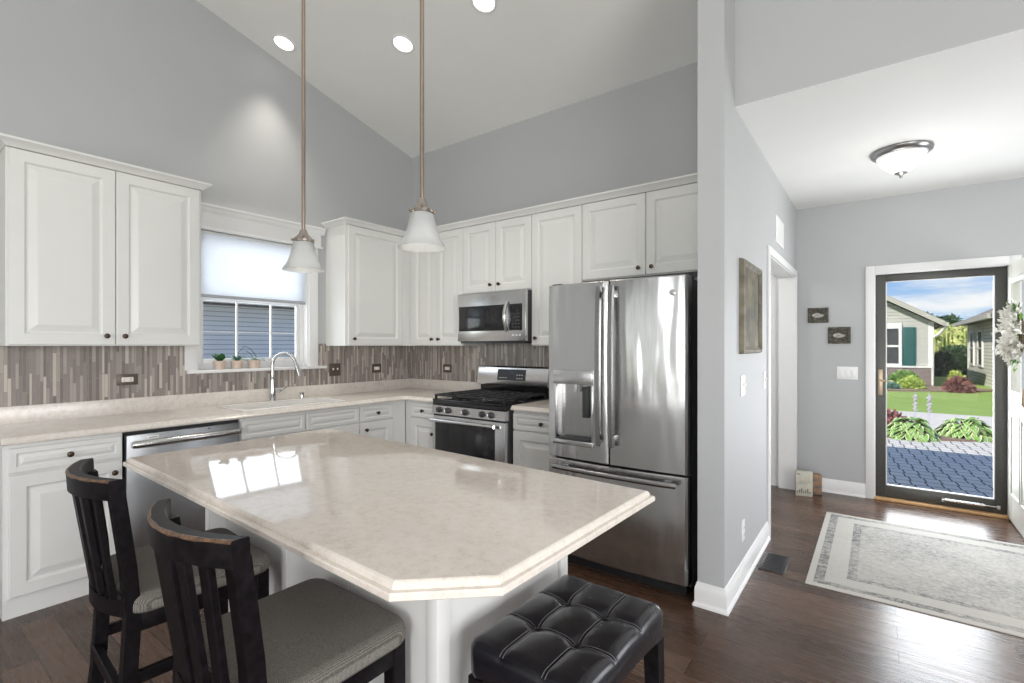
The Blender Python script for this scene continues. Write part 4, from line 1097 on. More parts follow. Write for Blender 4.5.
def leather_stool():
    t = thing('tufted_stool', 'black leather backless stool with four buttons at the island end', 'stool', (3.447, -2.515, 0), R(-1), local=True)
    w, d, zb, zt = 0.335, 0.465, 0.548, 0.643
    bx, by = 0.060, 0.075
    m = MB(); nx, ny = 40, 56; G = {}
    def H(x, y):
        ex = max(0, (abs(x) - (w / 2 - 0.028)) / 0.028); ey = max(0, (abs(y) - (d / 2 - 0.028)) / 0.028)
        e_ = min(1, math.hypot(ex, ey)); drop = 0.026 * (1 - math.sqrt(max(0, 1 - e_ * e_)))
        h = 0.0
        for sx in (-1, 1):
            for sy in (-1, 1):
                r = math.hypot(x - sx * bx, y - sy * by); h -= 0.012 * math.exp(-(r / 0.024) ** 2)
        for sx in (-1, 1): h -= 0.0035 * math.exp(-(abs(x - sx * bx) / 0.006) ** 1.2)
        for sy in (-1, 1): h -= 0.0035 * math.exp(-(abs(y - sy * by) / 0.006) ** 1.2)
        # each pad swells
        px = [(-w / 2, -bx), (-bx, bx), (bx, w / 2)]; py = [(-d / 2, -by), (-by, by), (by, d / 2)]
        ux = next(((x - a) / (b - a) for a, b in px if a <= x <= b + 1e-9), 0.5); uy = next(((y - a) / (b - a) for a, b in py if a <= y <= b + 1e-9), 0.5)
        h += 0.008 * math.sin(math.pi * ux) ** 0.6 * math.sin(math.pi * uy) ** 0.6 if 0 < ux < 1 and 0 < uy < 1 else 0
        return zt + h * (1 - 0.6 * e_) - drop
    def gs(n, L, b):
        return [L * (i / n - 0.5) for i in range(n + 1)]
    X, Y = gs(nx, w, bx), gs(ny, d, by)
    for i, x in enumerate(X):
        for j, y in enumerate(Y):
            cx = x; cy = y
            qx, qy = abs(x) - (w / 2 - 0.03), abs(y) - (d / 2 - 0.03)
            if qx > 0 and qy > 0:
                r = math.hypot(qx, qy); mxx = max(qx, qy); f = mxx / r
                cx = math.copysign(w / 2 - 0.03 + qx * f, x); cy = math.copysign(d / 2 - 0.03 + qy * f, y)
            G[i, j] = m.v((cx, cy, H(cx, cy)))
    for i in range(nx):
        for j in range(ny): m.f([G[i, j], G[i + 1, j], G[i + 1, j + 1], G[i, j + 1]])
    per = [(i, 0) for i in range(nx)] + [(nx, j) for j in range(ny)] + [(i, ny) for i in range(nx, 0, -1)] + [(0, j) for j in range(ny, 0, -1)]
    prev = [G[k] for k in per]
    for sc_, z in ((1.004, zt - 0.045), (1.0, zb + 0.015), (0.985, zb), (0.9, zb)):
        cur = []
        for v in [G[k] for k in per]:
            arch = 0.022 * (1 - (v.co.y / (d / 2)) ** 2) if abs(v.co.x) > w / 2 - 0.02 else 0.018 * (1 - (v.co.x / (w / 2)) ** 2)
            cur.append(m.v((v.co.x * sc_, v.co.y * sc_, z + (arch if z <= zb + 0.02 else 0))))
        for k in range(len(per)): m.f([prev[k], prev[(k + 1) % len(per)], cur[(k + 1) % len(per)], cur[k]])
        prev = cur
    m.f(prev)
    seat = part('seat', m, 'leather', t, smooth=60)
    for sx in (-1, 1):
        for sy in (-1, 1):
            part('button', MB().lathe([(0.0125, -0.006), (0.0135, 0.001), (0.011, 0.006), (0.006, 0.0085), (0, 0.009)], (sx * bx, sy * by, H(sx * bx, sy * by) + 0.003), seg=16), 'leather', seat)
    m = MB()
    for sx in (-1, 1):
        for off_ in (-0.0045, 0.0045):
            m.tube([(sx * bx + off_, y, H(sx * bx + off_, y) + 0.0003) for y in [(-d / 2 + 0.006) + (d - 0.012) * k / 60 for k in range(61)]], 0.0011, 5)
    for sy in (-1, 1):
        for off_ in (-0.0045, 0.0045):
            m.tube([(x, sy * by + off_, H(x, sy * by + off_) + 0.0003) for x in [(-w / 2 + 0.006) + (w - 0.012) * k / 50 for k in range(51)]], 0.0011, 5)
    part('stitching', m, 'seam_thread', seat)
    for sx in (-1, 1):
        for sy in (-1, 1):
            m = MB(); a = (sx * (w / 2 - 0.026), sy * (d / 2 - 0.026)); b = (sx * (w / 2 - 0.012), sy * (d / 2 - 0.012))
            def sq(c, h, z): return [(c[0] + i * h, c[1] + j * h, z) for i, j in ((-1, -1), (1, -1), (1, 1), (-1, 1))]
            m.loft([sq(b, 0.016, 0), sq(a, 0.022, zb + 0.002)]); part('leg', m, 'dark_wood', t)
    m = MB(); m.box(-w / 2 + 0.03, w / 2 - 0.03, -d / 2 + 0.035, -d / 2 + 0.055, 0.16, 0.19, 0.002); m.box(-w / 2 + 0.03, w / 2 - 0.03, d / 2 - 0.055, d / 2 - 0.035, 0.16, 0.19, 0.002)
    part('stretcher', m, 'dark_wood', t)
leather_stool()

# ------------------------------------------------------------------ pendants
def pendant(label, x, y, z):
    t = thing('pendant_light', label, 'pendant light', (x, y, cz(y)), group='pendants over the island')
    h = 0.126
    prof = [(0.081, 0), (0.079, 0.005), (0.068, 0.020), (0.058, 0.040), (0.050, 0.066), (0.044, 0.092), (0.040, 0.112), (0.036, 0.121), (0.030, h)]
    inner = [(r - 0.003, zz - (0.0 if i else 0.0)) for i, (r, zz) in enumerate(prof)][::-1]
    part('lamp_shade', MB().lathe(prof + inner + [prof[0]], (x, y, z), seg=36), 'frosted_shade', t, smooth=60)
    m = MB(); m.lathe([(0.040, h - 0.012), (0.0425, h - 0.010), (0.0425, h - 0.001), (0.036, h + 0.004), (0.028, h + 0.012), (0.018, h + 0.022), (0.013, h + 0.036), (0.011, h + 0.040), (0, h + 0.041)], (x, y, z), seg=28)
    for k in range(3):
        a = k * 2.094 + 0.4; m.lathe([(0, 0), (0.005, 0), (0.006, 0.006), (0.004, 0.010), (0, 0.011)], (x + 0.041 * math.cos(a), y + 0.041 * math.sin(a), z + h - 0.006), (math.cos(a), math.sin(a), 0), 8)
    part('fitter', m, 'nickel', t)
    part('rod', MB().tube([(x, y, z + h + 0.035), (x, y, cz(y) - 0.005)], 0.0075, 12), 'copper_rod', t)
    m = MB(); m.lathe([(0, -0.035), (0.03, -0.033), (0.06, -0.012), (0.062, 0.012), (0, 0.012)], (x, y, cz(y)), seg=28); part('canopy', m, 'nickel', t)
    m = MB(); m.lathe([(0, 0.02), (0.018, 0.026), (0.026, 0.045), (0.022, 0.066), (0.012, 0.08), (0.012, 0.1)], (x, y, z), seg=18); part('bulb', m, 'outlet_cream', t)
    light('pendant_fill', 'POINT', (x, y, z + 0.035), 1.2, (0, 0, -1), (1.0, 0.95, 0.88), shadow_soft_size=0.028)  # added glow to lighten the shade inside; the bulb is off
pendant('left of two frosted bell-glass pendants, hanging in front of the window', 2.203, -2.55, 1.683)
pendant('right of two frosted bell-glass pendants, hanging before the corner cabinets', 2.865, -2.51, 1.703)

# ------------------------------------------------------------------ recessed lights
Nc = Vector((0, -SL, -1)).normalized()
for x, y, lab in ((0.242, -1.573, 'recessed ceiling light close to the window wall, leftmost of three'), (1.151, -1.113, 'recessed ceiling light between the two pendant rods'), (1.956, -1.099, 'recessed ceiling light nearest the partition wall, at the top edge of view')):
    c = Vector((x, y, cz(y)))
    t = thing('recessed_light', lab, 'ceiling light', c, group='recessed ceiling lights')
    part('trim_ring', MB().lathe([(0.072, -0.002), (0.075, 0.006), (0.090, 0.005), (0.094, 0.001), (0.094, -0.002)], c, Nc, 32), 'trim_white', t)
    part('lens', MB().lathe([(0, 0.001), (0.073, 0.0012), (0.073, -0.002)], c, Nc, 32), 'lamp_white', t)
    light('recessed_lamp', 'SPOT', c + Vector((0, 0, -0.03)), 62, (0, 0, -1), (1.0, 0.93, 0.82), spot_size=R(72), spot_blend=1.0, shadow_soft_size=0.06)

# ------------------------------------------------------------------ hall: ceiling light, grille, frames, switches
def hall_light():
    c = Vector((4.228, 0.565, HZ))
    t = thing('flush_mount_light', 'flush ceiling light with a pewter rim and white glass bowl in the hall', 'ceiling light', c)
    part('rim', MB().lathe([(0, -0.001), (0.165, -0.001), (0.172, 0.008), (0.168, 0.022), (0.150, 0.036), (0.140, 0.040), (0.132, 0.038)], c, (0, 0, -1), 40), 'pewter', t, smooth=50)
    part('glass_bowl', MB().lathe([(0.138, 0.034), (0.132, 0.056), (0.114, 0.086), (0.088, 0.114), (0.064, 0.136), (0.038, 0.152), (0, 0.157)], c, (0, 0, -1), 40), 'bowl_glow', t, smooth=60)
    part('finial', MB().lathe([(0.040, 0.147), (0.036, 0.155), (0.018, 0.164), (0.008, 0.171), (0.009, 0.179), (0.006, 0.186), (0, 0.187)], c, (0, 0, -1), 20), 'pewter', t, smooth=50)
    light('hall_lamp', 'POINT', c + Vector((0, 0, -0.45)), 3.5, (0, 0, -1), (1, 0.96, 0.9), shadow_soft_size=0.12)
hall_light()
t = thing('return_air_grille', 'white return air grille high on the hall wall above the opening', 'vent', (HX, 0.78, 2.28))
part('frame', MB().box(HX, HX + 0.008, 0.585, 0.975, 2.175, 2.385, 0.003), 'plate_white', t)
m = MB()
for k in range(9): m.box(HX + 0.006, HX + 0.012, 0.62, 0.94, 2.20 + k * 0.0185, 2.209 + k * 0.0185, 0.001)
part('louvres', m, 'plate_white', t)
t = thing('picture_frame', 'tall narrow gilt picture frame with a sepia print on partition wall', 'picture', (HX, -0.375, 1.32))
m = MB(); a0, a1, z0, z1 = -0.652, -0.098, 1.325, 1.872
Rg = [(0, 0.0, 0.006), (0.006, 0.0, 0.026), (0.022, 0, 0.03), (0.034, 0, 0.018), (0.040, 0, 0.014)]
prev = None
for i, _, d in [(0, 0, 0)] + Rg:
    cur = [m.v((HX + d, y, z)) for y, z in ((a0 + i, z0 + i), (a1 - i, z0 + i), (a1 - i, z1 - i), (a0 + i, z1 - i))]
    if prev:
        for k in range(4): m.f([prev[k], prev[(k + 1) % 4], cur[(k + 1) % 4], cur[k]])
    prev = cur
part('frame', m, 'frame_gilt', t)
part('print', MB().box(HX + 0.002, HX + 0.012, a0 + 0.036, a1 - 0.036, z0 + 0.036, z1 - 0.036), 'print_sepia', t)
plate('light_switch', 'white switch plate on partition wall below the gilt picture', 'switch', 'hall', HX, -0.565, 1.14, 0.115, 0.118, 'toggle', n=2)
plate('light_switch', 'narrow white switch plate beside the cased opening', 'switch', 'hall', HX, 0.118, 1.135, 0.075, 0.118, 'toggle', n=1)
plate('power_outlet', 'white outlet low on partition wall above the baseboard', 'outlet', 'hall', HX, -0.56, 0.295, 0.072, 0.118, 'outlet')
plate('light_switch', 'white triple switch plate beside the front door casing', 'switch', 'front', 0, 3.878, 1.12, 0.163, 0.118, 'rocker', n=3)
for a0, a1, z0, z1, lab in ((3.567, 3.733, 1.590, 1.732, 'upper of two small dark framed bird pictures left of the door'), (3.730, 3.905, 1.393, 1.546, 'lower of two small dark framed bird pictures, above the triple switch')):
    t = thing('picture_frame', lab, 'picture', ((a0 + a1) / 2, FY, z0), group='small framed pictures by the door')
    m = MB(); w_ = 0.026
    m.box(a0 + w_, a1 - w_, FY - 0.018, FY - .001, z0, z0 + w_, 0.003); m.box(a0 + w_, a1 - w_, FY - 0.018, FY - .001, z1 - w_, z1, 0.003); m.box(a0, a0 + w_, FY - 0.018, FY - .001, z0, z1, 0.003); m.box(a1 - w_, a1, FY - 0.018, FY - .001, z0, z1, 0.003)
    part('frame', m, 'frame_dark', t)
    part('print', MB().box(a0 + w_ - .002, a1 - w_ + .002, FY - 0.010, FY - .001, z0 + w_ - .002, z1 - w_ + .002), 'frame_dark', t)
    m = MB(); cx_, cz_ = (a0 + a1) / 2, (z0 + z1) / 2; o_ = [(-0.045, -0.012), (-0.03, -0.02), (0.01, -0.022), (0.04, -0.012), (0.05, 0.004), (0.02, 0.012), (-0.005, 0.022), (-0.035, 0.014), (-0.05, 0.002)]
    m.prism([(cx_ + a, cz_ + b) for a, b in o_], lambda p, s: (p[0], s, p[1]), FY - 0.0125, FY - 0.0095); part('bird_figure', m, 'print_grey', t)

# casing of the opening, baseboards
m = MB()
for a, b, z0, z1 in ((OY0 - 0.058, OY0 + 0.004, 0, OZ + 0.055), (OY1 - 0.004, OY1 + 0.058, 0, OZ + 0.055), (OY0 + 0.004, OY1 - 0.004, OZ - 0.004, OZ + 0.055)): m.box(HX, HX + 0.016, a, b, z0, z1, 0.004)
m.box(PX0 - .002, HX + .002, OY0 - 0.001, OY0 + 0.012, 0, OZ); m.box(PX0 - .002, HX + .002, OY1 - 0.012, OY1 + 0.001, 0, OZ); m.box(PX0 - .002, HX + .002, OY0 + .012, OY1 - .012, OZ - 0.012, OZ + 0.001)
light('passage_fill', 'POINT', (2.6, 0.8, 2.2), 14, (0, 0, -1), (1, 0.98, 0.95), shadow_soft_size=0.15)  # unseen lamp added to whiten the passage behind the opening
struct('trim_4', m, 'trim_white')
BB = [(0, 0), (0.024, 0), (0.022, 0.012), (0.016, 0.020), (0.014, 0.024), (0.014, 0.088), (0.011, 0.100), (0.006, 0.112), (0.004, 0.122), (0, 0.124)]
def sweep(name, nodes):
    m = MB(); rings = [[m.v(fn(p)) for p in BB] for fn in nodes]
    for A, B in zip(rings, rings[1:]):
        for i in range(len(BB) - 1): m.f([A[i], A[i + 1], B[i + 1], B[i]])
    m.f(rings[0]); m.f(rings[-1][::-1]); return struct(name, m, 'trim_white', 25)
sweep('baseboard_partition', [lambda p: (PX0 - p[0] * 0.9, -0.93, p[1]), lambda p: (PX0 - p[0] * 0.9, -0.985 - p[0], p[1]), lambda p: (HX + p[0], -0.985 - p[0], p[1]), lambda p: (HX + p[0], OY0 - 0.058, p[1])])
sweep('baseboard_front', [lambda p: (HX, FY - p[0], p[1]), lambda p: (4.015, FY - p[0], p[1])])
sweep('baseboard_hall_right', [lambda p: (5.01, FY - p[0], p[1]), lambda p: (6.5 - p[0], FY - p[0], p[1]), lambda p: (6.5 - p[0], -0.75, p[1])])

# front door casing
m = MB()
m.box(DX0 - 0.06, DX0 + 0.006, FY - 0.018, FY, 0, DZ + 0.065, 0.004); m.box(DX1 - 0.006, DX1 + 0.06, FY - 0.018, FY, 0, DZ + 0.065, 0.004); m.box(DX0 + 0.006, DX1 - 0.006, FY - 0.018, FY, DZ - 0.006, DZ + 0.065, 0.004)
m.box(DX0, DX0 + 0.012, FY - .001, FY + 0.13, 0, DZ); m.box(DX1 - 0.012, DX1, FY - .001, FY + 0.13, 0, DZ); m.box(DX0 + .012, DX1 - .012, FY - .001, FY + 0.13, DZ - 0.012, DZ)
struct('trim_5', m, 'trim_white')
m = MB(); m.box(DX0, DX1, FY - 0.025, FY + 0.05, 0.0, 0.022, 0.006); struct('trim_6', m, 'oak_sill')
# storm door: dark frame, full glass, lever, closer
def storm_door():
    y0, y1 = FY + 0.035, FY + 0.075; a, b, z0, z1 = DX0 + 0.004, DX1 - 0.004, 0.022, DZ - 0.004
    LW, RW, TW, BW = 0.082, 0.078, 0.075, 0.105
    m = MB()
    m.box(a, a + LW, y0, y1, z0, z1, 0.004); m.box(b - RW, b, y0, y1, z0, z1, 0.004); m.box(a + LW, b - RW, y0, y1, z1 - TW, z1, 0.004); m.box(a + LW, b - RW, y0, y1, z0, z0 + BW, 0.004)
    d = struct('door_1', m, 'storm_metal')
    part('pane', MB().box(a + LW - .004, b - RW + .004, y0 + 0.018, y0 + 0.022, z0 + BW - .004, z1 - TW + .004), 'clear_glass', d)
    m = MB()
    for q in ((a + LW - .002, a + LW + 0.008, z0 + BW, z1 - TW), (b - RW - 0.008, b - RW + .002, z0 + BW, z1 - TW)): m.box(q[0], q[1], y0 + 0.008, y0 + 0.03, q[2], q[3])
    m.box(a + LW, b - RW, y0 + 0.008, y0 + 0.03, z0 + BW - .002, z0 + BW + .008)
    part('glazing_bead', m, 'plate_white', d)
    m = MB(); m.box(a + 0.028, a + 0.060, y0 - 0.010, y0 + .001, 0.93, 1.16, 0.004); h = part('handle_plate', m, 'brass', d)
    part('lever', MB().tube([(a + 0.044, y0 - 0.005, 1.065), (a + 0.044, y0 - 0.045, 1.065), (a + 0.055, y0 - 0.052, 1.064), (a + 0.135, y0 - 0.050, 1.058)], [0.008, 0.008, 0.008, 0.006], 10), 'brass', h)
    m = MB(); m.tube([(a + 0.46, y0 - 0.022, z0 + 0.055), (a + 0.72, y0 - 0.022, z0 + 0.055)], 0.013, 12); m.tube([(a + 0.72, y0 - 0.022, z0 + 0.055), (a + 0.80, y0 - 0.018, z0 + 0.055)], 0.005, 8)
    m.box(a + 0.455, a + 0.475, y0 - 0.03, y0 + .001, z0 + 0.04, z0 + 0.07); m.box(a + 0.79, a + 0.81, y0 - 0.03, y0 + .001, z0 + 0.04, z0 + 0.07)
    part('closer', m, 'steel', d)
storm_door()
# the open entry door, swung into the hall, its outer face towards the opening
def entry_door():
    xa, xb = 4.928, 4.972; y1 = FY - 0.03; y0 = y1 - 0.86; z0, z1 = 0.018, 2.0
    def fr(m, y_0, y_1, z_0, z_1): m.box(xa, xb, y_0, y_1, z_0, z_1, 0.003)
    m = MB(); G0, G1, GZ0, GZ1 = y0 + 0.135, y1 - 0.135, 1.02, 1.86
    fr(m, y0, G0, z0, z1); fr(m, G1, y1, z0, z1); fr(m, G0, G1, GZ1, z1); fr(m, G0, G1, z0, GZ0)
    d = struct('door_2', m, 'door_cream')
    part('pane', MB().box(xa + 0.018, xb - 0.018, G0, G1, GZ0, GZ1), 'clear_glass', d)
    m = MB()
    for q in ((G0 - 0.03, G0 + 0.012, GZ0 - 0.03, GZ1 + 0.03), (G1 - 0.012, G1 + 0.03, GZ0 - 0.03, GZ1 + 0.03)): m.box(xa - 0.012, xa + .002, *q, 0.004)
    for q in ((G0 + 0.012, G1 - 0.012, GZ0 - 0.03, GZ0 + 0.012), (G0 + 0.012, G1 - 0.012, GZ1 - 0.012, GZ1 + 0.03)): m.box(xa - 0.012, xa + .002, *q, 0.004)
    part('glazing_frame', m, 'door_cream', d)
    mid = (G0 + G1) / 2
    for a, b in ((G0 - 0.02, mid - 0.02), (mid + 0.02, G1 + 0.02)):
        m = MB(); m.panel((xa + .002, b, 0.22), (0, -1, 0), (0, 0, 1), b - a, 0.63, 0.010, [(0, -0.002), (0.004, 0), (0.016, 0), (0.022, -0.009), (0.034, -0.009), (0.062, -0.002)]); part('panel', m, 'door_cream', d)
    m = MB(); m.box(xa - 0.006, xa + .002, y0 + 0.035, y0 + 0.075, 0.86, 1.14, 0.003); h = part('handle_plate', m, 'brass', d)
    part('handle', MB().tube([(xa - 0.004, y0 + 0.055, 1.10), (xa - 0.05, y0 + 0.055, 1.08), (xa - 0.055, y0 + 0.055, 0.98), (xa - 0.004, y0 + 0.055, 0.90)], 0.008, 10), 'brass', h)
    part('sweep', MB().box(xa + 0.004, xb - 0.004, y0, y1, 0.006, z0 + .002), 'black_plastic', d)
entry_door()
def wreath():
    c = Vector((4.90, 1.33, 1.445)); t = thing('wreath', 'white floral wreath hanging on the open entry door', 'wreath', c)
    q = random.Random(3)
    m = MB(); rr = 0.145
    m2 = MB()
    m3 = MB(); m3.tube([c + Vector((0.004, rr * math.cos(k * 2 * math.pi / 32), rr * math.sin(k * 2 * math.pi / 32))) for k in range(33)], 0.016, 8, caps=False); part('ring', m3, 'bark', t)
    def petal(m, p, d, L, w):
        d = d.normalized(); s = d.cross(Vector((q.uniform(-1, 1), q.uniform(-1, 1), q.uniform(-1, 1)))).normalized(); n = s.cross(d)
        a = m.v(p); b = m.v(p + d * L * 0.55 + s * w + n * 0.004); e_ = m.v(p + d * L * 0.55 - s * w + n * 0.004); f = m.v(p + d * L)
        m.f([a, b, f]); m.f([a, f, e_])
    for k in range(190):
        a = q.uniform(0, 2 * math.pi); r = rr + q.gauss(0, 0.034)
        p = c + Vector((-abs(q.gauss(0.014, 0.022)), r * math.cos(a), r * math.sin(a)))
        for _ in range(6):
            petal(m, p, Vector((q.uniform(-1, 0.25), q.uniform(-1, 1), q.uniform(-1, 1))), q.uniform(0.03, 0.055), 0.012)
    part('blossoms', m, 'wreath_white', t, smooth=0, recalc=False)
    for k in range(60):
        a = q.uniform(0, 2 * math.pi); r = rr + q.gauss(0, 0.04)
        petal(m2, c + Vector((-0.004, r * math.cos(a), r * math.sin(a))), Vector((q.uniform(-0.4, 0.05), math.cos(a + q.uniform(-1, 1)), math.sin(a + q.uniform(-1, 1)))), 0.085, 0.014)
    part('leaves', m2, 'leaf_green', t, smooth=0, recalc=False)
wreath()

# rug, floor vent, things leaning by the wall
m = MB(); m.loft([[(x, y, z) for x, y in ((-s, -r), (s, -r), (s, r), (-s, r))] for s, r, z in ((0.98, 0.75, 0), (0.98, 0.75, 0.005), (0.977, 0.747, 0.007))])
o = make('rug', m, 'rug_weave'); o.location = (4.745, 0.375, 0.0005); tag(o, 'cream rug with a faded grey pattern on the floor by the front door', 'rug')
t = thing('floor_vent', 'small black floor register beside the partition wall', 'vent', (3.58, -0.19, 0))
part('frame', MB().box(3.51, 3.65, -0.335, -0.04, 0.0, 0.006, 0.002), 'black_plastic', t)
m = MB()
for k in range(12): m.box(3.525, 3.635, -0.322 + k * 0.0235, -0.312 + k * 0.0235, 0.0055, 0.009, 0.001)
part('louvres', m, 'black_plastic', t)
def leaner(name, label, cat, x, y, w, h, th, mat_, rot, extra=None):
    t = thing(name, label, cat, (x, y, 0), rot, local=True)
    part('board' if name != 'carton' else 'box', MB().box(-w / 2, w / 2, 0, th, 0, h, 0.003), mat_, t)
    if extra: extra(t)
    return t
def ex(t):
    m = MB(); m.box(-0.060, -0.030, -0.002, 0.001, 0.195, 0.202); part('marking', m, 'bark', t)
    m = MB()
    for k in range(7): m.box(-0.055 + k * 0.016, -0.047 + k * 0.016, -0.002, 0.001, 0.03, 0.045 + 0.012 * ((k * 7) % 3))
    part('figures', m, 'bark', t)
leaner('plaque', 'cream upright plaque standing on the floor in the hall corner', 'plaque', 3.565, 1.52, 0.135, 0.225, 0.03, 'print_cream', R(12), ex)
leaner('carton', 'small colourful carton standing behind the cream plaque', 'box', 3.66, 1.64, 0.075, 0.185, 0.07, 'carton_print', R(25))
leaner('bookend', 'small dark block standing behind the plaque at the casing', 'bookend', 3.515, 1.655, 0.05, 0.16, 0.05, 'frame_dark', R(5))

# ------------------------------------------------------------------ outdoors
GZ = -0.12
struct('lawn', MB().box(-40, 40, -30, 90, GZ - 0.25, GZ - 0.012), 'lawn_grass')
struct('paver_walk', MB().box(2.4, 9.0, 1.95, 7.9, GZ - 0.1, GZ), 'pavers')
struct('side_yard_bounce', MB().box(-8.0, -0.13, -9, 7, GZ - 0.1, GZ + 0.002), 'concrete')  # pale slab added to bounce neutral light onto the blue siding
struct('driveway', MB().box(-6, 30, 7.9, 10.6, GZ - 0.1, GZ + 0.004), 'concrete')
def blob(pts, z0, z1): return MB().prism(pts, lambda p, t: (p[0], p[1], t), z0, z1)
struct('planting_bed', blob([(3.4, 16.2), (6.6, 17.9), (7.4, 18.9), (6.4, 19.9), (-2, 19.9), (-2, 15.6)], GZ - 0.1, GZ + 0.03), 'mulch')
struct('hosta_bed', blob([(3.6, 6.25), (4.6, 6.35), (5.35, 6.75), (5.5, 7.3), (4.6, 7.8), (3.2, 7.8), (3.0, 6.8)], GZ - 0.1, GZ + 0.025), 'mulch')
# neighbour with the gable
def house_gable():
    Y, XR, XL, ZE = 19.8, 5.74, -1.0, 2.22
    t = thing('house', 'grey sided gable house across the drive, seen through the left of the glass door', 'house', (2.2, 23, GZ), group='houses across the drive')
    xm = (XL + XR) / 2; sl = 0.62
    def rz(x): return ZE + sl * (min(x - XL, XR - x))
    m = MB(); m.prism([(XL, GZ - 0.1), (XR, GZ - 0.1), (XR, ZE), (xm, rz(xm)), (XL, ZE)], lambda p, s: (p[0], s, p[1]), Y, Y + 9); part('wall', m, 'siding_grey', t)
    m = MB(); ov = 0.30
    for s in (1, -1):
        pts = [(xm, rz(xm) + 0.06), (xm + s * (XR - xm + ov), ZE - sl * ov + 0.06), (xm + s * (XR - xm + ov), ZE - sl * ov + 0.22), (xm, rz(xm) + 0.22)]
        m.prism(pts, lambda p, u: (p[0], u, p[1]), Y - 0.35, Y + 9.3)
    part('roof', m, 'shingles', t)
    m = MB()
    for s in (1, -1):
        pts = [(xm, rz(xm) + 0.02), (xm + s * (XR - xm + ov), ZE - sl * ov + 0.02), (xm + s * (XR - xm + ov), ZE - sl * ov + 0.20), (xm, rz(xm) + 0.20)]
        m.prism(pts, lambda p, u: (p[0], u, p[1]), Y - 0.38, Y - 0.33)
    m.box(XR + ov - 0.02, XR + ov + 0.10, Y - 0.38, Y + 9.3, ZE - sl * ov + 0.04, ZE - sl * ov + 0.17)
    part('gutter', m, 'gutter_tan', t)
    m = MB(); m.tube([(XR + ov + 0.04, Y - 0.25, ZE - 0.14), (XR + 0.15, Y - 0.06, ZE - 0.42), (XR - 0.03, Y - 0.05, ZE - 0.55), (XR - 0.03, Y - 0.05, GZ + 0.05)], 0.045, 8); part('downspout', m, 'gutter_white', t)
    part('corner_board', MB().box(XR - 0.14, XR + 0.02, Y - 0.02, Y + 0.1, GZ, ZE), 'gutter_white', t)
    part('brick_skirting', MB().box(XL, XR - 0.06, Y - 0.09, Y, GZ - 0.1, 0.56), 'brick_band', t)
    part('skirting_cap', MB().box(XL, XR - 0.05, Y - 0.12, Y, 0.56, 0.62), 'gutter_white', t)
    a, b, z0, z1 = 3.35, 4.84, 0.70, 2.02
    m = MB(); m.box(a, b, Y - 0.06, Y, z0 - 0.08, z0); m.box(a, b, Y - 0.06, Y, z1, z1 + 0.20); m.box(a, a + 0.09, Y - 0.06, Y, z0, z1); m.box(b - 0.09, b, Y - 0.06, Y, z0, z1); m.box(a + .09, b - .09, Y - 0.06, Y, (z0 + z1) / 2 - 0.04, (z0 + z1) / 2 + 0.04)
    w = part('window', m, 'gutter_white', t)
    part('pane', MB().box(a + 0.05, b - 0.05, Y - 0.025, Y - .002, z0, z1), 'dark_side', w)
    m = MB(); m.box(b + 0.03, b + 0.41, Y - 0.05, Y, z0 - 0.06, z1 + 0.05, 0.01); sh = part('shutter', m, 'shutter_green', t)
    m = MB()
    for za, zb in ((z0, 1.36), (1.44, z1)):
        for k in range(9):
            h = (zb - za) / 9; m.box(b + 0.07, b + 0.37, Y - 0.062, Y - 0.045, za + k * h + 0.01, za + (k + 0.75) * h)
    part('louvres', m, 'shutter_green', sh)
house_gable()
def house_right():
    X, Y0, Y1, ZE = 7.35, 13.0, 26.0, 2.30
    t = thing('house', 'cream sided house with brown shingle roof at right beyond the glass door', 'house', (11, 20, GZ), group='houses across the drive')
    part('wall', MB().box(X, X + 8, Y0 + 5, Y1, GZ - 0.1, ZE), 'siding_cream', t)
    m = MB(); ov = 0.4; sl = 0.55
    A = [(X - ov, Y0 + 4.6, ZE - .02), (X - ov, Y1 + ov, ZE - .02), (X + 8 + ov, Y1 + ov, ZE - .02), (X + 8 + ov, Y0 + 4.6, ZE - .02)]
    h = 4.4 * sl
    rv = [m.v(p) for p in A]; rb = [m.v((p[0], p[1], p[2] + 0.1)) for p in A]
    top = [m.v((X + 4, Y0 + 4.6 + 4.4, ZE + h)), m.v((X + 4, Y1 + ov - 4.0, ZE + h))]
    m.f(rv[::-1])
    for k in range(4): m.f([rv[k], rv[(k + 1) % 4], rb[(k + 1) % 4], rb[k]])
    m.f([rb[0], top[0], top[1], rb[1]]); m.f([rb[1], top[1], rb[2]]); m.f([rb[2], top[1], top[0], rb[3]]); m.f([rb[3], top[0], rb[0]])
    part('roof', m, 'shingles', t, smooth=0)
    part('gutter', MB().box(X - ov - 0.08, X - ov + 0.02, Y0 + 4.6, Y1 + ov, ZE - 0.06, ZE + 0.09), 'gutter_tan', t)
    for yc in (24.7, 22.6):
        m = MB(); a, b, z0, z1 = yc - 0.55, yc + 0.55, 0.55, 2.0
        m.box(X - 0.05, X, a, a + 0.08, z0, z1); m.box(X - 0.05, X, b - 0.08, b, z0, z1); m.box(X - 0.05, X, a + .08, b - .08, z0, z0 + 0.08); m.box(X - 0.05, X, a + .08, b - .08, z1 - 0.08, z1); m.box(X - 0.05, X, a + .08, b - .08, 1.24, 1.30)
        w = part('window', m, 'gutter_white', t); part('pane', MB().box(X - 0.02, X - .002, a + 0.05, b - 0.05, z0 + 0.05, z1 - 0.05), 'dark_side', w)
    part('corner_board', MB().box(X - 0.02, X + 0.1, Y1 - 0.12, Y1 + 0.02, GZ, ZE), 'gutter_white', t)
house_right()
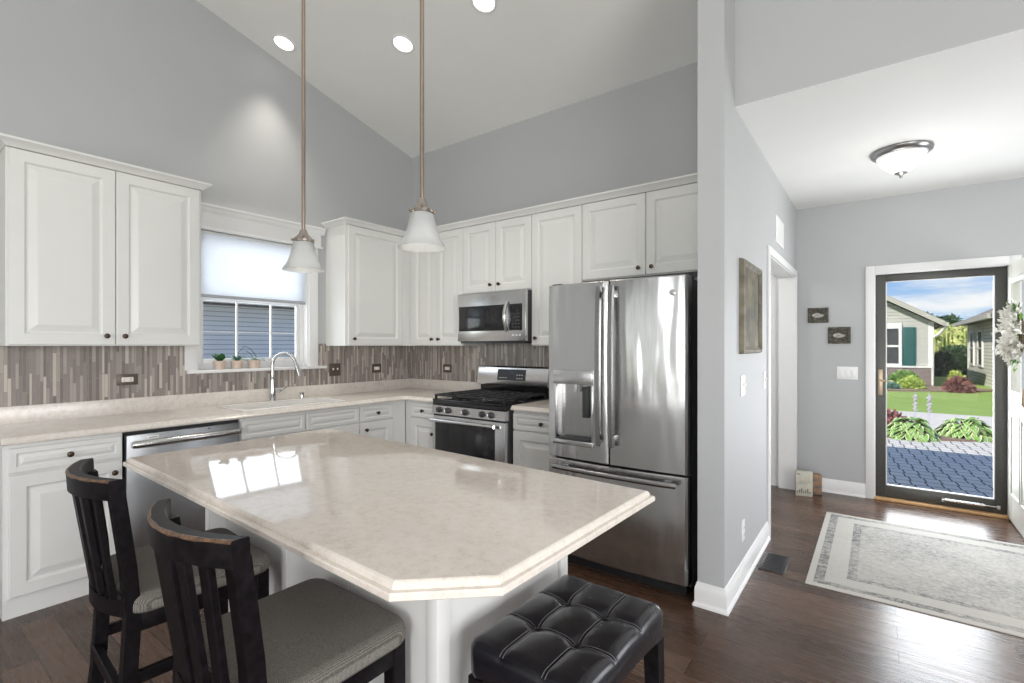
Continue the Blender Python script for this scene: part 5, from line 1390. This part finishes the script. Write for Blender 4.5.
def house_window():
    X = -8.0
    t = thing('house', 'blue grey sided house seen through the kitchen window', 'house', (-11, 3, GZ))
    part('wall', MB().box(X - 8, X, -6, 12, GZ - 0.1, 2.36), 'siding_blue', t)
    m = MB(); m.prism([(X + 0.45, 2.30), (X + 0.45, 2.46), (X - 4, 3.6), (X - 8.4, 2.46), (X - 8.4, 2.30)], lambda p, s: (p[0], s, p[1]), -6.3, 12.3); part('roof', m, 'shingles', t)
    part('gutter', MB().box(X + 0.42, X + 0.54, -6.3, 12.3, 2.32, 2.45), 'gutter_white', t)
house_window()

# plants outdoors
def leaf_cloud(m, c, rad, n, size, q, hemi=True, flat=0.0):
    for _ in range(n):
        while True:
            p = Vector((q.uniform(-1, 1), q.uniform(-1, 1), q.uniform(-0.15 if hemi else -1, 1)))
            if 0.55 < p.length < 1.0: break
        pos = Vector((c[0] + p.x * rad[0], c[1] + p.y * rad[1], c[2] + p.z * rad[2]))
        d = (p + Vector((q.gauss(0, .5), q.gauss(0, .5), q.gauss(0.2, .5)))).normalized()
        s = d.cross(Vector((q.gauss(0, 1), q.gauss(0, 1), q.gauss(0, 1)))).normalized()
        L = size * q.uniform(0.7, 1.3); w = L * 0.32
        m.f([m.v(pos), m.v(pos + d * L * 0.5 + s * w), m.v(pos + d * L), m.v(pos + d * L * 0.5 - s * w)])
def shrub(label, c, rad, mat_, n=900, size=0.11, seed=1, group='shrubs across the drive', cat='shrub'):
    q = random.Random(seed)
    t = thing('shrub', label, cat, c, group=group)
    m = MB(); leaf_cloud(m, c, rad, n, size, q)
    g = bmesh.new(); bmesh.ops.create_icosphere(g, subdivisions=3, radius=0.72)
    for v in g.verts: v.co = Vector((c[0] + v.co.x * rad[0] * q.uniform(.9, 1.1), c[1] + v.co.y * rad[1] * q.uniform(.9, 1.1), max(c[2] - 0.02, c[2] + v.co.z * rad[2] * q.uniform(.9, 1.1))))
    m.merge(g)
    part('foliage', m, mat_, t, smooth=0, recalc=False)
    part('stem', MB().tube([(c[0], c[1], c[2] - 0.05), (c[0], c[1], c[2] + rad[2] * 0.5)], 0.03, 6), 'bark', t)
g0 = GZ + 0.02
shrub('round dark red shrub standing alone at the bed corner before the grey house', (6.22, 17.7, g0), (0.34, 0.34, 0.42), 'leaf_red', 1300, 0.12, 5)
shrub('clipped mid green shrub against the brick skirting of the grey house', (4.90, 19.15, g0), (0.48, 0.30, 0.55), 'leaf_green', 1000, 0.10, 6)
shrub('low lime green shrub in front of the clipped green one', (5.05, 18.15, g0), (0.36, 0.33, 0.36), 'leaf_lime', 700, 0.12, 7)
shrub('low bluish green shrub at the left edge of the glass', (4.22, 18.5, g0), (0.26, 0.26, 0.36), 'leaf_teal', 600, 0.10, 8)
shrub('small grey green tuft between the bluish and lime shrubs', (4.50, 17.6, g0), (0.2, 0.2, 0.18), 'leaf_teal', 350, 0.09, 18)
shrub('yellow green shrub at the grey house corner below the downspout', (6.42, 20.6, g0), (0.26, 0.26, 0.5), 'leaf_lime', 500, 0.12, 9)
shrub('big dark round bush between the two houses', (7.15, 28.6, g0), (0.85, 0.85, 1.45), 'leaf_deep', 2200, 0.2, 10)
shrub('loose dark red and green shrub before the cream house wall', (7.55, 17.2, g0 + 0.25), (0.34, 0.34, 0.80), 'leaf_green', 900, 0.16, 11)
shrub('low reddish shrub behind the hostas, left edge of the glass', (4.18, 7.95, GZ + 0.02), (0.36, 0.24, 0.28), 'leaf_red', 700, 0.07, 12, 'plants beside the paver walk')
def hosta(label, c, rad, n, seed):
    q = random.Random(seed)
    t = thing('hosta', label, 'plant', (c[0], c[1], GZ + 0.02), group='hostas beside the paver walk')
    m = MB(); uv = m.bm.loops.layers.uv.new('UVMap')
    for k in range(n):
        a = q.uniform(0, 2 * math.pi); rr = rad * math.sqrt(q.uniform(0.03, 1.0)); tilt = 0.85 - 1.05 * rr / rad + q.gauss(0, 0.15)
        base = Vector((c[0] + math.cos(a) * rr * 0.72, c[1] + math.sin(a) * rr * 0.72, GZ + 0.06 + 0.25 * (1 - (rr / rad) ** 1.6)))
        d = Vector((math.cos(a + q.gauss(0, .25)), math.sin(a + q.gauss(0, .25)), tilt)).normalized(); s = d.cross(UP).normalized()
        L = q.uniform(0.14, 0.21); w = L * 0.36; rows = []
        for i in range(6):
            f = i / 5; p = base + d * L * f - UP * (0.12 * f * f)
            ww = w * (math.sin(math.pi * (0.06 + 0.94 * f) ** 0.75) if i < 5 else 0.02)
            rows.append((f, [m.v(p - s * ww + UP * ww * 0.25), m.v(p), m.v(p + s * ww + UP * ww * 0.25)]))
        for (fa, A), (fb, B) in zip(rows, rows[1:]):
            for j in (0, 1):
                x = m.f([A[j], A[j + 1], B[j + 1], B[j]])
                if x:
                    for lp, (uu, vv) in zip(x.loops, ((j / 2, fa), ((j + 1) / 2, fa), ((j + 1) / 2, fb), (j / 2, fb))): lp[uv].uv = (uu, vv)
    part('leaves', m, 'hosta_leaf', t, recalc=False, smooth=60)
    return t
h1 = hosta('left leafy hosta clump beside the paver walk', (4.53, 6.62), 0.37, 150, 21)
h2 = hosta('right leafy hosta clump beside the paver walk', (5.25, 7.14), 0.37, 150, 22)
for h, (x, y) in ((h1, (4.60, 6.95)), (h1, (4.78, 6.95))):
    m = MB(); m.tube([(x, y, GZ + 0.1), (x + 0.01, y, GZ + 0.70)], 0.008, 6)
    for k in range(12):
        a = k * 2.4; m.lathe([(0, 0), (0.016, 0.01), (0.012, 0.035), (0, 0.04)], (x + 0.01, y, GZ + 0.42 + k * 0.024), (math.cos(a), math.sin(a), -0.3), 6)
    part('flower_spike', m, 'flower_lilac', h)
q = random.Random(9)
m = MB()
for k in range(2600):
    x = q.uniform(0, 26); y = q.uniform(44, 49); h = 2.3 + q.uniform(0, 0.5)
    for _ in range(3):
        a = q.uniform(0, 6.28); z = q.uniform(0.4, h); L = q.uniform(0.4, 0.8)
        m.f([m.v((x - 0.05, y, z)), m.v((x + 0.05, y, z)), m.v((x + math.cos(a) * L * .5, y + math.sin(a) * L * .5, z + 0.35)), m.v((x + math.cos(a) * L, y + math.sin(a) * L, z + 0.05))])
    m.f([m.v((x - 0.04, y, GZ)), m.v((x + 0.04, y, GZ)), m.v((x + 0.03, y, h)), m.v((x - 0.03, y, h))])
o = make('cornfield', m, 'corn_leaf', smooth=0, recalc=False); o['kind'] = 'stuff'; tag(o, 'pale green and yellow cornfield behind the two houses', 'cornfield')
def tree(label, c, h, rad, seed):
    q = random.Random(seed); t = thing('tree', label, 'tree', c, group='trees on the horizon')
    part('trunk', MB().tube([(c[0], c[1], c[2]), (c[0] + 0.1, c[1], c[2] + h * 0.6)], [0.25, 0.12], 8), 'bark', t)
    m = MB()
    for k in range(7):
        leaf_cloud(m, (c[0] + q.gauss(0, rad * .4), c[1] + q.gauss(0, rad * .4), c[2] + h * q.uniform(0.5, 0.85)), (rad * .6, rad * .6, rad * .5), 260, 0.55, q, False)
    part('foliage', m, 'leaf_deep', t, smooth=0, recalc=False)
tree('dark tree standing beyond the cornfield on the horizon', (17.5, 66, GZ), 6.6, 2.3, 31)
tree('lower dark tree to the left of the taller one on the horizon', (10.5, 72, GZ), 5.0, 1.8, 32)
